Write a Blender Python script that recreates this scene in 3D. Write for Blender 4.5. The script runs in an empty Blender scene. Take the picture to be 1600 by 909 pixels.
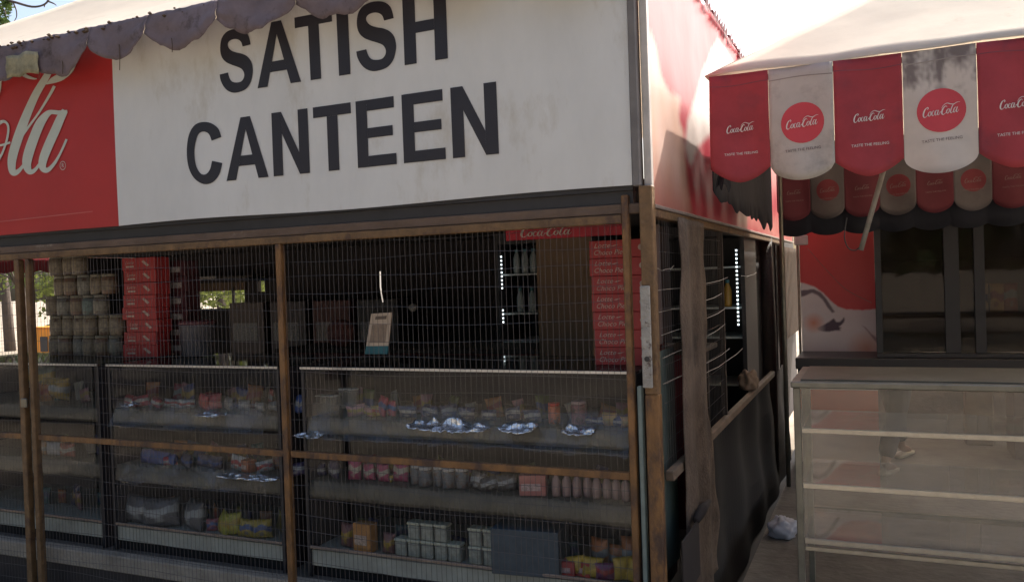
import bpy, math, random
from mathutils import Vector, Matrix, noise
rad = math.radians
random.seed(7)
S = bpy.context.scene
COL = S.collection

# ------------------------------------------------------------------ camera
YAW, PIT, ROL, FPX = rad(23.82), rad(-.874), rad(-1.964), 1307.2
_cy, _sy = math.cos(YAW), math.sin(YAW)
FW = Vector((-_sy*math.cos(PIT), _cy*math.cos(PIT), math.sin(PIT)))
_rt = Vector((_cy, _sy, 0)); _up = _rt.cross(FW)
RT = _rt*math.cos(ROL) + _up*math.sin(ROL)
UP = -_rt*math.sin(ROL) + _up*math.cos(ROL)
EYE = Vector((0, 0, 1.6))
cam_d = bpy.data.cameras.new('camera'); cam = bpy.data.objects.new('camera', cam_d); COL.objects.link(cam)
m = Matrix((RT, UP, -FW)).transposed().to_4x4(); m.translation = EYE
cam.matrix_world = m
cam_d.sensor_width = 36; cam_d.lens = 36*FPX/1600; cam_d.clip_start = .05; cam_d.clip_end = 2000
S.camera = cam

# ------------------------------------------------------------------ world, sun, exposure
SUN_EL, SUN_AZ = rad(44), rad(27)          # azimuth measured from +Y towards +X
w = bpy.data.worlds.new('World'); S.world = w; w.use_nodes = True
nt = w.node_tree
sky = nt.nodes.new('ShaderNodeTexSky'); sky.sky_type = 'NISHITA'; sky.sun_disc = False
sky.sun_elevation = SUN_EL; sky.sun_rotation = SUN_AZ; sky.dust_density = 6.0; sky.air_density = 1.0; sky.ozone_density = .8
bg = nt.nodes['Background']; bg.inputs['Strength'].default_value = .15
nt.links.new(sky.outputs[0], bg.inputs[0])
sd = bpy.data.lights.new('sun', 'SUN'); sd.energy = 4.2; sd.angle = rad(1.0); sd.color = (1, .94, .84)
so = bpy.data.objects.new('sun', sd); COL.objects.link(so)
L = Vector((math.sin(SUN_AZ)*math.cos(SUN_EL), math.cos(SUN_AZ)*math.cos(SUN_EL), math.sin(SUN_EL)))
so.rotation_euler = L.to_track_quat('Z', 'Y').to_euler(); so.location = L*30
S.view_settings.view_transform = 'Standard'; S.view_settings.look = 'None'
S.view_settings.gamma = 1; S.view_settings.exposure = 1.22
S.cycles.max_bounces = 8; S.cycles.transparent_max_bounces = 24

# ------------------------------------------------------------------ helpers
def at(px, py, ax, v):
    """pixel of the photograph (1600 wide) -> the point of the real plane ax=v it falls on"""
    d = FW*FPX + RT*(px-800) - UP*(py-454.5); i = 'XYZ'.index(ax)
    return EYE + d*((v-EYE[i])/d[i])

def srgb(r, g, b):
    f = lambda c: (c/255/12.92) if c <= 10 else ((c/255+.055)/1.055)**2.4
    return (f(r), f(g), f(b))

MATS = {}
def mat(name, col=(.5, .5, .5), rough=.6, metal=0, var=.25, scale=8, bump=0, bscale=60, trans=0, stain=None, attr=False,
        emit=None, spec=.5, coat=0, aniso=None):
    if name in MATS: return MATS[name]
    M = bpy.data.materials.new(name); M.use_nodes = True; t = M.node_tree; N = t.nodes; K = t.links.new
    b = N['Principled BSDF']; out = N['Material Output']
    tc = N.new('ShaderNodeTexCoord'); src = tc.outputs['Object']
    if aniso:
        mp = N.new('ShaderNodeMapping'); mp.inputs['Scale'].default_value = aniso; K(src, mp.inputs[0]); src = mp.outputs[0]
    if attr:
        a = N.new('ShaderNodeAttribute'); a.attribute_name = 'Col'; base = a.outputs['Color']
    else:
        rgb = N.new('ShaderNodeRGB'); rgb.outputs[0].default_value = (*col, 1); base = rgb.outputs[0]
    if var:
        n = N.new('ShaderNodeTexNoise'); n.inputs['Scale'].default_value = scale; n.inputs['Detail'].default_value = 8
        n.inputs['Roughness'].default_value = .65; K(src, n.inputs['Vector'])
        mr = N.new('ShaderNodeMapRange'); mr.inputs[1].default_value = .3; mr.inputs[2].default_value = .7
        mr.inputs[3].default_value = 1-var; mr.inputs[4].default_value = 1+var*.35; K(n.outputs[0], mr.inputs[0])
        mx = N.new('ShaderNodeMix'); mx.data_type = 'RGBA'; mx.blend_type = 'MULTIPLY'; mx.inputs[0].default_value = 1
        K(base, mx.inputs[6]); K(mr.outputs[0], mx.inputs[7]); base = mx.outputs[2]
    if stain:
        scol, sscale, lo, hi = stain
        n = N.new('ShaderNodeTexNoise'); n.inputs['Scale'].default_value = sscale; n.inputs['Detail'].default_value = 10
        n.inputs['Roughness'].default_value = .7; K(src, n.inputs['Vector'])
        mr = N.new('ShaderNodeMapRange'); mr.inputs[1].default_value = lo; mr.inputs[2].default_value = hi; K(n.outputs[0], mr.inputs[0])
        mx = N.new('ShaderNodeMix'); mx.data_type = 'RGBA'; K(mr.outputs[0], mx.inputs[0])
        K(base, mx.inputs[6]); mx.inputs[7].default_value = (*scol, 1); base = mx.outputs[2]
    K(base, b.inputs['Base Color'])
    b.inputs['Roughness'].default_value = rough; b.inputs['Metallic'].default_value = metal
    b.inputs['Specular IOR Level'].default_value = spec; b.inputs['Coat Weight'].default_value = coat
    if emit: b.inputs['Emission Color'].default_value = (*emit[0], 1); b.inputs['Emission Strength'].default_value = emit[1]
    if bump:
        n = N.new('ShaderNodeTexNoise'); n.inputs['Scale'].default_value = bscale; n.inputs['Detail'].default_value = 6; K(src, n.inputs['Vector'])
        bp = N.new('ShaderNodeBump'); bp.inputs['Strength'].default_value = bump; bp.inputs['Distance'].default_value = .02
        K(n.outputs[0], bp.inputs['Height']); K(bp.outputs[0], b.inputs['Normal'])
    if trans:
        tr = N.new('ShaderNodeBsdfTranslucent'); K(base, tr.inputs[0])
        ms = N.new('ShaderNodeMixShader'); ms.inputs[0].default_value = trans
        K(b.outputs[0], ms.inputs[1]); K(tr.outputs[0], ms.inputs[2]); K(ms.outputs[0], out.inputs[0])
    MATS[name] = M; return M

def glass(name, tint=(1, 1, 1), dust=.04, dcol=(.4, .4, .36), bump=0, gl=1.0, bs=8, ior=1.5, streak=(1, 1, 1)):
    if name in MATS: return MATS[name]
    M = bpy.data.materials.new(name); M.use_nodes = True; t = M.node_tree; N = t.nodes; K = t.links.new
    N.remove(N['Principled BSDF']); out = N['Material Output']
    tr = N.new('ShaderNodeBsdfTransparent'); tr.inputs[0].default_value = (*tint, 1)
    g = N.new('ShaderNodeBsdfGlossy'); g.inputs['Roughness'].default_value = .03; g.inputs[0].default_value = (gl, gl, gl, 1)
    fr = N.new('ShaderNodeFresnel'); ge = N.new('ShaderNodeNewGeometry'); mi = N.new('ShaderNodeMapRange')
    mi.inputs[3].default_value = ior; mi.inputs[4].default_value = 1/ior; K(ge.outputs['Backfacing'], mi.inputs[0]); K(mi.outputs[0], fr.inputs[0])
    ms = N.new('ShaderNodeMixShader'); K(fr.outputs[0], ms.inputs[0]); K(tr.outputs[0], ms.inputs[1]); K(g.outputs[0], ms.inputs[2])
    df = N.new('ShaderNodeBsdfDiffuse'); df.inputs[0].default_value = (*dcol, 1)
    tc = N.new('ShaderNodeTexCoord'); mp = N.new('ShaderNodeMapping'); mp.inputs['Scale'].default_value = streak; K(tc.outputs['Object'], mp.inputs[0])
    n = N.new('ShaderNodeTexNoise'); n.inputs['Scale'].default_value = 5; n.inputs['Detail'].default_value = 9; K(mp.outputs[0], n.inputs['Vector'])
    mr = N.new('ShaderNodeMapRange'); mr.inputs[1].default_value = .35; mr.inputs[2].default_value = .75; mr.inputs[3].default_value = dust*.4; mr.inputs[4].default_value = dust*2.2
    K(n.outputs[0], mr.inputs[0])
    m2 = N.new('ShaderNodeMixShader'); K(mr.outputs[0], m2.inputs[0]); K(ms.outputs[0], m2.inputs[1]); K(df.outputs[0], m2.inputs[2])
    K(m2.outputs[0], out.inputs[0])
    if bump:
        nb = N.new('ShaderNodeTexNoise'); nb.inputs['Scale'].default_value = bs; nb.inputs['Detail'].default_value = 5; K(tc.outputs['Object'], nb.inputs['Vector'])
        bp = N.new('ShaderNodeBump'); bp.inputs['Strength'].default_value = bump; bp.inputs['Distance'].default_value = .05
        K(nb.outputs[0], bp.inputs['Height']); K(bp.outputs[0], g.inputs['Normal']); K(bp.outputs[0], fr.inputs['Normal'])
    MATS[name] = M; return M

class MB:
    def __init__(s): s.v = []; s.f = []; s.c = None
    def add(s, vs, fs):
        o = len(s.v); s.v += [tuple(p) for p in vs]; s.f += [tuple(i+o for i in f) for f in fs]; return s
    def box(s, x0, x1, y0, y1, z0, z1, b=0):
        if b:
            b = min(b, (x1-x0)*.4, (y1-y0)*.4, (z1-z0)*.4)
            vs = []; 
            for sx, X in ((1, x0), (-1, x1)):
                for sy_, Y in ((1, y0), (-1, y1)):
                    for sz, Z in ((1, z0), (-1, z1)):
                        vs += [(X, Y+sy_*b, Z+sz*b), (X+sx*b, Y, Z+sz*b), (X+sx*b, Y+sy_*b, Z)]
            ix = lambda i, j, k, a: (i*4+j*2+k)*3+a
            fs = []
            for i in (0, 1): fs.append([ix(i, 0, 0, 0), ix(i, 1, 0, 0), ix(i, 1, 1, 0), ix(i, 0, 1, 0)])
            for j in (0, 1): fs.append([ix(0, j, 0, 1), ix(1, j, 0, 1), ix(1, j, 1, 1), ix(0, j, 1, 1)])
            for k in (0, 1): fs.append([ix(0, 0, k, 2), ix(1, 0, k, 2), ix(1, 1, k, 2), ix(0, 1, k, 2)])
            for i in (0, 1):
                for j in (0, 1): fs.append([ix(i, j, 0, 0), ix(i, j, 0, 1), ix(i, j, 1, 1), ix(i, j, 1, 0)])
                for k in (0, 1): fs.append([ix(i, 0, k, 0), ix(i, 0, k, 2), ix(i, 1, k, 2), ix(i, 1, k, 0)])
            for j in (0, 1):
                for k in (0, 1): fs.append([ix(0, j, k, 1), ix(0, j, k, 2), ix(1, j, k, 2), ix(1, j, k, 1)])
            for i in (0, 1):
                for j in (0, 1):
                    for k in (0, 1): fs.append([ix(i, j, k, 0), ix(i, j, k, 1), ix(i, j, k, 2)])
            return s.add(vs, fs)
        vs = [(x, y, z) for x in (x0, x1) for y in (y0, y1) for z in (z0, z1)]
        return s.add(vs, [(0, 1, 3, 2), (4, 6, 7, 5), (0, 4, 5, 1), (2, 3, 7, 6), (0, 2, 6, 4), (1, 5, 7, 3)])
    def tube(s, pts, r, n=8, cap=True):
        pts = [Vector(p) for p in pts]; rs = r if isinstance(r, (list, tuple)) else [r]*len(pts)
        rings = []; prev = None
        for i, p in enumerate(pts):
            d = (pts[min(i+1, len(pts)-1)] - pts[max(i-1, 0)]).normalized()
            a = prev if prev else (Vector((0, 0, 1)) if abs(d.z) < .9 else Vector((1, 0, 0)))
            u = (a - d*a.dot(d)).normalized(); prev = u; v = d.cross(u)
            rings.append([p + u*math.cos(2*math.pi*k/n)*rs[i] + v*math.sin(2*math.pi*k/n)*rs[i] for k in range(n)])
        vs = [q for R_ in rings for q in R_]
        fs = [(i*n+k, i*n+(k+1) % n, (i+1)*n+(k+1) % n, (i+1)*n+k) for i in range(len(pts)-1) for k in range(n)]
        if cap: fs += [tuple(range(n))[::-1], tuple((len(pts)-1)*n+k for k in range(n))]
        return s.add(vs, fs)
    def lathe(s, prof, n=20, c=(0, 0, 0)):
        vs = [(c[0]+r*math.cos(2*math.pi*k/n), c[1]+r*math.sin(2*math.pi*k/n), c[2]+z) for r, z in prof for k in range(n)]
        fs = [(i*n+k, i*n+(k+1) % n, (i+1)*n+(k+1) % n, (i+1)*n+k) for i in range(len(prof)-1) for k in range(n)]
        fs += [tuple(range(n))[::-1], tuple((len(prof)-1)*n+k for k in range(n))]
        return s.add(vs, fs)
    def grid(s, f, nu, nv):
        vs = [f(i/nu, j/nv) for j in range(nv+1) for i in range(nu+1)]
        fs = [(j*(nu+1)+i, j*(nu+1)+i+1, (j+1)*(nu+1)+i+1, (j+1)*(nu+1)+i) for j in range(nv) for i in range(nu)]
        return s.add(vs, fs)
    def build(s, name, m_, parent=None, smooth=False, solid=0, bev=0):
        me = bpy.data.meshes.new(name); me.from_pydata(s.v, [], s.f); me.update()
        o = bpy.data.objects.new(name, me); COL.objects.link(o); me.materials.append(m_)
        if smooth:
            for p in me.polygons: p.use_smooth = True
        if parent is not None: o.parent = parent; o.matrix_parent_inverse = Matrix.Translation(-parent.location) if parent.type == 'EMPTY' and parent.get('_w') else Matrix()
        if solid:
            md = o.modifiers.new('thickness', 'SOLIDIFY'); md.thickness = solid; md.offset = 0
        if bev:
            md = o.modifiers.new('edge', 'BEVEL'); md.width = bev; md.segments = 2; md.limit_method = 'ANGLE'
        return o

def thing(name, label, cat, loc=(0, 0, 0), group=None, world=True):
    """Empty at the base; with world=True its parts are given in world coordinates"""
    o = bpy.data.objects.new(name, None); COL.objects.link(o); o.location = loc; o.empty_display_size = .1
    o['label'] = label; o['category'] = cat
    if group: o['group'] = group
    if world: o['_w'] = 1
    return o
def tag(o, label, cat, group=None):
    o['label'] = label; o['category'] = cat
    if group: o['group'] = group
    return o
def struct(o, kind='structure'): o['kind'] = kind; return o
def copy_tree(o, parent=None):
    c = o.copy(); COL.objects.link(c)
    if parent is not None: c.parent = parent
    for ch in list(o.children): copy_tree(ch, c)
    return c
PROTO = {}
def place(key, make, loc, label, group=None, rz=0, scale=1):
    """first use places the thing itself, later uses place copies"""
    if key not in PROTO: PROTO[key] = o = make()
    else: o = copy_tree(PROTO[key])
    o.location = loc; o.rotation_euler = (0, 0, rz); o.scale = (scale,)*3
    o['label'] = label
    if group: o['group'] = group
    elif 'group' in o: del o['group']
    return o

# ---- lettering
def cr(pts, k=6):
    P = [Vector(p) for p in pts]; P = [P[0]*2-P[1]] + P + [P[-1]*2-P[-2]]; out = []
    for i in range(1, len(P)-2):
        for j in range(k):
            t = j/k; a, b, c, d = P[i-1:i+3]
            out.append(.5*((2*b) + (c-a)*t + (2*a-5*b+4*c-d)*t*t + (3*b-3*c+d-a)*t**3))
    out.append(P[-2]); return out
def strokes(mb, ST, fn, k=6, depth=.001):
    """variable-width pen strokes (x,y,w) mapped by fn(x,y)->3D"""
    for si, st in enumerate(ST):
        q = cr(st, k); L_, R_ = [], []
        for i, p in enumerate(q):
            d = (q[min(i+1, len(q)-1)] - q[max(i-1, 0)]); d = Vector((d.x, d.y)); d = d.normalized() if d.length else Vector((1, 0))
            n = Vector((-d.y, d.x))*max(p.z, .001)/2
            L_.append(fn(p.x+n.x, p.y+n.y, si)); R_.append(fn(p.x-n.x, p.y-n.y, si))
        vs = L_+R_; n = len(q)
        mb.add(vs, [(i, i+1, n+i+1, n+i) for i in range(n-1)])
    return mb
LOGO = [  # flowing red-sign wordmark, 3.3 x 1 units
 [(.52,.80,.02),(.40,.92,.05),(.20,.78,.10),(.06,.45,.13),(.05,.18,.11),(.16,.06,.07),(.32,.14,.04),(.46,.32,.02)],
 [(.42,.98,.03),(.48,.86,.07),(.40,.72,.03)],
 [(.62,.52,.03),(.50,.40,.08),(.46,.20,.08),(.56,.10,.05),(.68,.24,.07),(.70,.44,.07),(.60,.52,.03),(.78,.46,.02)],
 [(.98,.46,.05),(.90,.54,.03),(.80,.38,.08),(.78,.18,.08),(.88,.10,.05),(1.02,.22,.02)],
 [(1.28,.50,.05),(1.16,.54,.05),(1.06,.36,.09),(1.05,.16,.08),(1.14,.10,.04),(1.30,.36,.03)],
 [(1.36,.54,.06),(1.28,.30,.09),(1.28,.12,.07),(1.36,.10,.04),(1.50,.28,.03)],
 [(1.44,.30,.06),(1.58,.33,.06)],
 [(2.10,.66,.02),(2.02,.80,.05),(1.84,.72,.09),(1.66,.42,.12),(1.64,.16,.11),(1.74,.05,.07),(1.92,.14,.04),(2.04,.30,.02)],
 [(1.62,.62,.03),(1.80,.90,.05),(2.10,1.04,.06),(2.40,.92,.07),(2.66,.86,.07),(2.94,.98,.05),(3.20,.98,.02)],
 [(2.20,.52,.03),(2.08,.40,.08),(2.04,.20,.08),(2.14,.10,.05),(2.26,.24,.07),(2.28,.44,.07),(2.18,.52,.03),(2.34,.46,.02)],
 [(2.66,.84,.03),(2.56,.72,.07),(2.42,.40,.09),(2.38,.16,.08),(2.46,.08,.05),(2.60,.24,.02)],
 [(2.88,.50,.05),(2.76,.54,.05),(2.66,.36,.09),(2.64,.16,.08),(2.72,.10,.04),(2.88,.36,.03)],
 [(2.98,.56,.07),(2.88,.30,.09),(2.88,.12,.07),(2.96,.10,.04),(3.10,.30,.02)]]
def text(name, body, m_, parent, fn, size=1, shear=0, width=None):
    """built-in font text mapped by fn(x,y)->3D, centred on 0,0"""
    cu = bpy.data.curves.new('t', 'FONT'); cu.body = body; cu.size = size; cu.shear = shear; cu.align_x = 'CENTER'; cu.align_y = 'CENTER'; cu.resolution_u = 3
    o = bpy.data.objects.new('t', cu); COL.objects.link(o)
    dg = bpy.context.evaluated_depsgraph_get(); me = bpy.data.meshes.new_from_object(o.evaluated_get(dg))
    xs = [v.co.x for v in me.vertices]; wd = max(xs)-min(xs) if xs else 1; k = (width/wd) if width else 1
    mb = MB(); mb.add([fn(v.co.x*k, v.co.y*(k if width and k < 1 else 1)) for v in me.vertices], [tuple(p.vertices) for p in me.polygons])
    bpy.data.objects.remove(o); bpy.data.curves.remove(cu); bpy.data.meshes.remove(me)
    return mb.build(name, m_, parent)
def pip(x, y, poly):
    r = False; n = len(poly)
    for i in range(n):
        x0, y0 = poly[i]; x1, y1 = poly[i-1]
        if (y0 > y) != (y1 > y) and x < (x1-x0)*(y-y0)/(y1-y0)+x0: r = not r
    return r
def painted(mb, colfn, name, m_, parent):
    o = mb.build(name, m_, parent); a = o.data.color_attributes.new('Col', 'FLOAT_COLOR', 'POINT')
    for i, v in enumerate(mb.v): a.data[i].color = (*colfn(v), 1)
    return o

# ------------------------------------------------------------------ materials
STEEL = mat('weathered_steel', srgb(118, 116, 108), .38, .8, .3, 12)
RUST = mat('rusty_brown_paint', (.17, .095, .04), .6, 0, .45, 14, .3, 50, stain=((.07, .035, .02), 9, .52, .66))
OCHRE = mat('ochre_paint', (.21, .10, .032), .55, 0, .5, 14, .4, 50, stain=((.06, .03, .02), 11, .46, .62), aniso=(1, 1, .5))
DARK = mat('dark_painted_metal', (.025, .023, .027), .5, 0, .3)
BLACK = mat('black_tarpaulin', (.008, .007, .008), .9, 0, .3)
WHITE = mat('white_flex_vinyl', (.62, .62, .61), .5, 0, .10, 2.5, .12, 3, stain=((.40, .36, .29), 2.4, .56, .8), aniso=(1.3, 1, .5))
INK = mat('black_ink', (.022, .02, .028), .5, 0, .1)
REDV = mat('red_flex_vinyl', (.42, .028, .028), .42, 0, .12, 2)
LOGOW = mat('pale_printed_vinyl', (.50, .53, .47), .5, 0, .08)
CONC = mat('concrete', (.33, .29, .24), .85, 0, .4, 3, .5, 40)
WOODD = mat('dark_wood', (.045, .032, .025), .7, 0, .4, 6, .3, 40)
CARD = mat('brown_cardboard', (.19, .125, .08), .8, 0, .2, 5)
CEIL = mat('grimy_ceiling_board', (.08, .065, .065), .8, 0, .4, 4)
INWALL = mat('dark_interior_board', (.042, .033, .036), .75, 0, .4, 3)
GLS = glass('case_glass', dust=.035)
RED = mat('red_carton', (.40, .03, .035), .5, 0, .12)
PRINTW = mat('cream_print', (.50, .38, .34), .6, 0, .05)
TEAL = mat('teal_board', (.02, .13, .17), .6)

# ------------------------------------------------------------------ ground
g = MB(); g.grid(lambda u, v: ((u-.5)*500, (v-.4)*500, -.28), 4, 4)
struct(g.build('ground', mat('dusty_ground', (.32, .27, .21), .95, 0, .45, .6, .5, 12)))
g = MB(); g.box(-.69, 5.6, 2.6, 12.0, -.30, .0)
struct(g.build('pavement', mat('worn_concrete_slab', (.13, .118, .10), .85, 0, .45, 2.2, .4, 20, stain=((.05, .04, .033), 2.5, .52, .75))))
g = MB(); g.grid(lambda u, v: (-.868+.176*u, 2.6+9*v, -.272), 1, 4)
struct(g.build('gutter', mat('black_wet_gutter', (.02, .017, .015), .7, 0, .4, 5)))  # near-black sheet along the alley floor
g = MB(); g.box(-7.6, -.93, 3.56, 7.0, -.30, .03)
struct(g.build('floor', mat('canteen_floor', (.10, .09, .08), .7, 0, .4, 3)))

# ------------------------------------------------------------------ canteen kiosk
D = 3.4; XS = -.867
K_ = thing('kiosk', 'long dark canteen kiosk caged in rusty wire mesh under the white shop sign', 'kiosk', (-4, 3.4, 0))
def part(mb, name, m_, par=K_, **k): return mb.build(name, m_, par, **k)
part(MB().box(-.905, -.848, 3.372, 3.43, -.29, 1.10, .004), 'corner_post', OCHRE)
part(MB().box(-.905, -.85, 3.374, 3.43, 1.10, 1.962, .004), 'corner_post', RUST)
pl = part(MB().box(-.909, -.868, 3.358, 3.371, 1.13, 1.55, .003), 'splice_plate', mat('peeling_grey_paint', (.34, .32, .29), .7, 0, .3, 20, .5, 60, stain=((.09, .06, .05), 22, .55, .62)))
MB().tube([(-.887, 3.361, 1.25), (-.887, 3.354, 1.25)], .011, 12).build('bolt_hole', DARK, pl)
part(MB().box(-.985, -.955, 3.385, 3.42, -.29, 1.93, .004), 'mesh_frame_post', OCHRE)
part(MB().box(-.946, -.925, 3.40, 3.43, -.29, 1.13, .003), 'glass_edge_strip', mat('pale_teal_strip', (.16, .22, .22), .35, 0, .3, 12))
for xx in (-2.795, -4.655, -6.6):
    part(MB().box(xx+.004, xx+.037, 3.38, 3.42, -.29, 1.811, .004), 'post', OCHRE if xx > -3 else RUST)
part(MB().box(-4.745, -4.705, 3.38, 3.42, -.29, 1.811, .004), 'post', RUST)
lk = part(MB().box(-4.712, -4.662, 3.362, 3.378, .93, .985, .004), 'door_latch', STEEL)
part(MB().box(-7.6, -.906, 3.40, 3.46, 1.852, 1.895, .004), 'beam', mat('peeling_beam', (.13, .085, .06), .75, 0, .4, 10, .6, 30, stain=((.36, .31, .25), 5, .60, .68), aniso=(.5, 1, 1)))
part(MB().box(-7.6, -.986, 3.385, 3.42, 1.812, 1.850, .004), 'top_rail', RUST)
for a, b in ((-2.752, -.986), (-4.612, -2.796), (-6.55, -4.746)):
    part(MB().box(a, b, 3.392, 3.418, .735, .767, .003), 'middle_rail', OCHRE)
    part(MB().box(a, b, 3.392, 3.418, -.25, -.22, .003), 'bottom_rail', RUST)
    wm = MB(); n = int((b-a)/.0268)
    for i in range(n+1):
        x = a + (b-a)*i/n; wob = .002*math.sin(i*1.7)
        wob += random.uniform(-.0025, .0025)
        wm.tube([(x+wob, 3.402, -.22), (x+random.uniform(-.002, .002), 3.402+.006*math.sin(i*.3), .8), (x-wob, 3.402, 1.815)], .0011, 3, False)
    z = -.20
    while z < 1.83:
        ph = random.random()*6
        wm.tube([(a+(b-a)*t/12, 3.405+.004*math.sin(t+ph), z+.007*math.sin(t*.7+ph)) for t in range(13)], .0013, 3, False)
        z += .08
    part(wm, 'wire_mesh', mat('dull_mesh_wire', (.085, .075, .075), .55, .3, .2))
# side: rails, posts and loose wires
part(MB().box(XS-.035, XS+.01, 3.44, 8.55, 1.835, 1.872, .004), 'side_top_rail', RUST)
part(MB().box(XS-.02, XS+.02, 3.60, 7.4, .69, .735, .005), 'side_rail', mat('grimy_tan_rail', (.17, .12, .085), .7, 0, .4, 8))
part(MB().tube([(XS-.06, 7.55, -.3), (XS-.04, 7.52, 1.0), (XS-.05, 7.5, 1.87)], [.075, .07, .065], 12), 'side_pole', WOODD, smooth=True)
part(MB().box(XS-.03, XS, 5.10, 5.13, .73, 1.83), 'side_upright', WOODD)
part(MB().box(XS-.05, XS-.02, 8.45, 8.55, 0, 1.83), 'side_upright', WOODD)
WIRE = mat('bare_wire', (.24, .21, .18), .4, .6, .1)
for a, b in (((1024, 419), (1053, 416)), ((1026, 454), (1137, 434)), ((1029, 488), (1128, 459)), ((1033, 524), (1134, 482)), ((1035, 560), (1133, 507)), ((1036, 600), (1140, 545)), ((1097, 586), (1160, 545)), ((1158, 431), (1182, 426))):
    p, q = at(*a, 'X', XS+.006), at(*b, 'X', XS+.006)
    part(MB().tube([p.lerp(q, t/6)+Vector((0, 0, -.012*math.sin(math.pi*t/6)+.003*math.sin(t*2.3))) for t in range(7)], .0017, 5), 'side_wire', WIRE)
sm_ = MB()
for i in range(34): sm_.tube([(XS-.012, 3.60+i*.045, .74), (XS-.012+.003*math.sin(i), 3.60+i*.045, 1.83)], .0011, 3, False)
for i in range(13): sm_.tube([(XS-.012, 3.58, .78+i*.083), (XS-.006, 4.3, .775+i*.083), (XS-.012, 5.10, .785+i*.083)], .0011, 3, False)
part(sm_, 'side_mesh', MATS['dull_mesh_wire'])
# roof slab, walls with openings
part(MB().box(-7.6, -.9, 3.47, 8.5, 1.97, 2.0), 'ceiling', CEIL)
YB = 7.0
ops = [(-6.87, -6.20, 1.38, 1.57), (-6.02, -5.93, 1.55, 1.71)]
xs = sorted({-7.6, -.93} | {v for o in ops for v in o[:2]})
bw = MB()
for a, b in zip(xs, xs[1:]):
    oo = [o for o in ops if o[0] <= a and o[1] >= b]
    if oo: bw.box(a, b, YB, YB+.05, 0, oo[0][2]); bw.box(a, b, YB, YB+.05, oo[0][3], 1.968)
    else: bw.box(a, b, YB, YB+.05, 0, 1.968)
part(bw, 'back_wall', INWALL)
part(MB().box(-6.345, -6.325, YB-.03, YB-.004, 1.36, 1.60), 'window_bar', DARK)
part(MB().box(-6.9, -6.17, YB-.02, YB-.003, 1.575, 1.66), 'window_board', CARD)
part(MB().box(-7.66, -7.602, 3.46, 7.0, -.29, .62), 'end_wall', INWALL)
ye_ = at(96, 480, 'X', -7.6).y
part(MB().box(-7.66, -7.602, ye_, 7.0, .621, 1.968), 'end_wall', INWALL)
er = MB()
for z in (.72, .84, .96): er.box(-7.65, -7.62, 3.5, ye_, z, z+.025)
for i in range(5): er.box(-7.645, -7.625, 3.6+i*.4, 3.62+i*.4, .62, .98)
part(er, 'end_railing', DARK)
vm = MB(); vm.grid(lambda u, v: (-7.63, 3.46+u*3.5, 1.97-v*(.13+.03*abs(math.sin(u*math.pi*14)))), 90, 3)
part(vm, 'end_valance', mat('faded_red_cloth', (.32, .03, .04), .8, trans=.3), solid=.004)
part(MB().box(-7.6, -.95, 3.48, 3.555, -.03, .065, .006), 'kerb_plinth', CONC)
part(MB().box(-7.6, -.95, 3.50, 3.555, -.29, -.032), 'base_skirting', DARK)
# added near-black skirt standing in for the dark open side
part(MB().grid(lambda u, v: (XS-.02+.05*(1-v)**1.5+.012*math.sin(u*31)+.008*math.sin(v*9+u*12), 4.42+u*4.1, -.26+v*.94), 60, 8), 'side_skirt', BLACK, solid=.004)
part(MB().box(XS-.09, XS-.075, 6.88, 8.44, .03, 1.968), 'side_board', BLACK)  # added dark boards closing bright gaps in the side
part(MB().box(XS-.09, XS-.075, 8.56, 10.45, 0, 1.968), 'side_board', INWALL)
# second red panel and lattice at the far end of the side
lt = MB()
for i in range(14): lt.box(XS-.012, XS-.004, 8.6+i*.13, 8.6+i*.13+.09, .9, 1.82)
part(lt, 'lattice_panel', mat('brown_lattice', (.11, .062, .04), .7, 0, .4, 9))

# front sign -------------------------------------------------------
sg = thing('shop_sign', 'large white and red flex signboard reading SATISH CANTEEN in black capitals', 'sign', (-3.2, 3.4, 1.96))
ZT = 3.0
def wav(x, z): return 3.385+.004*math.sin(x*2.1+z*3)+.003*math.sin(x*5.3-z*2)
wp = MB(); wp.grid(lambda u, v: (-3.868+u*(3.868-.932), wav(-3.868+u*2.936, 1.965+v*1.03), 1.965+v*1.03+.006*math.sin(u*9)*(1-v)), 60, 16)
wp.build('white_panel', WHITE, sg, True)
rp = MB(); rp.grid(lambda u, v: (-6.4+u*2.532, wav(-6.4+u*2.532, 1.965+v*1.03), 1.965+v*1.03), 50, 16)
rp.build('red_panel', REDV, sg, True)
MB().box(-6.4, -.935, 3.398, 3.43, 1.95, 2.99).build('backing_frame', DARK, sg)
MB().box(-6.4, -.94, 3.415, 3.46, 1.897, 1.949).build('lower_channel', DARK, sg)
MB().box(-.929, -.895, 3.37, 3.43, 1.962, 3.0, .004).build('end_trim', mat('grey_end_trim', (.17, .155, .15), .55, 0, .35, 6), sg)
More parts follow.
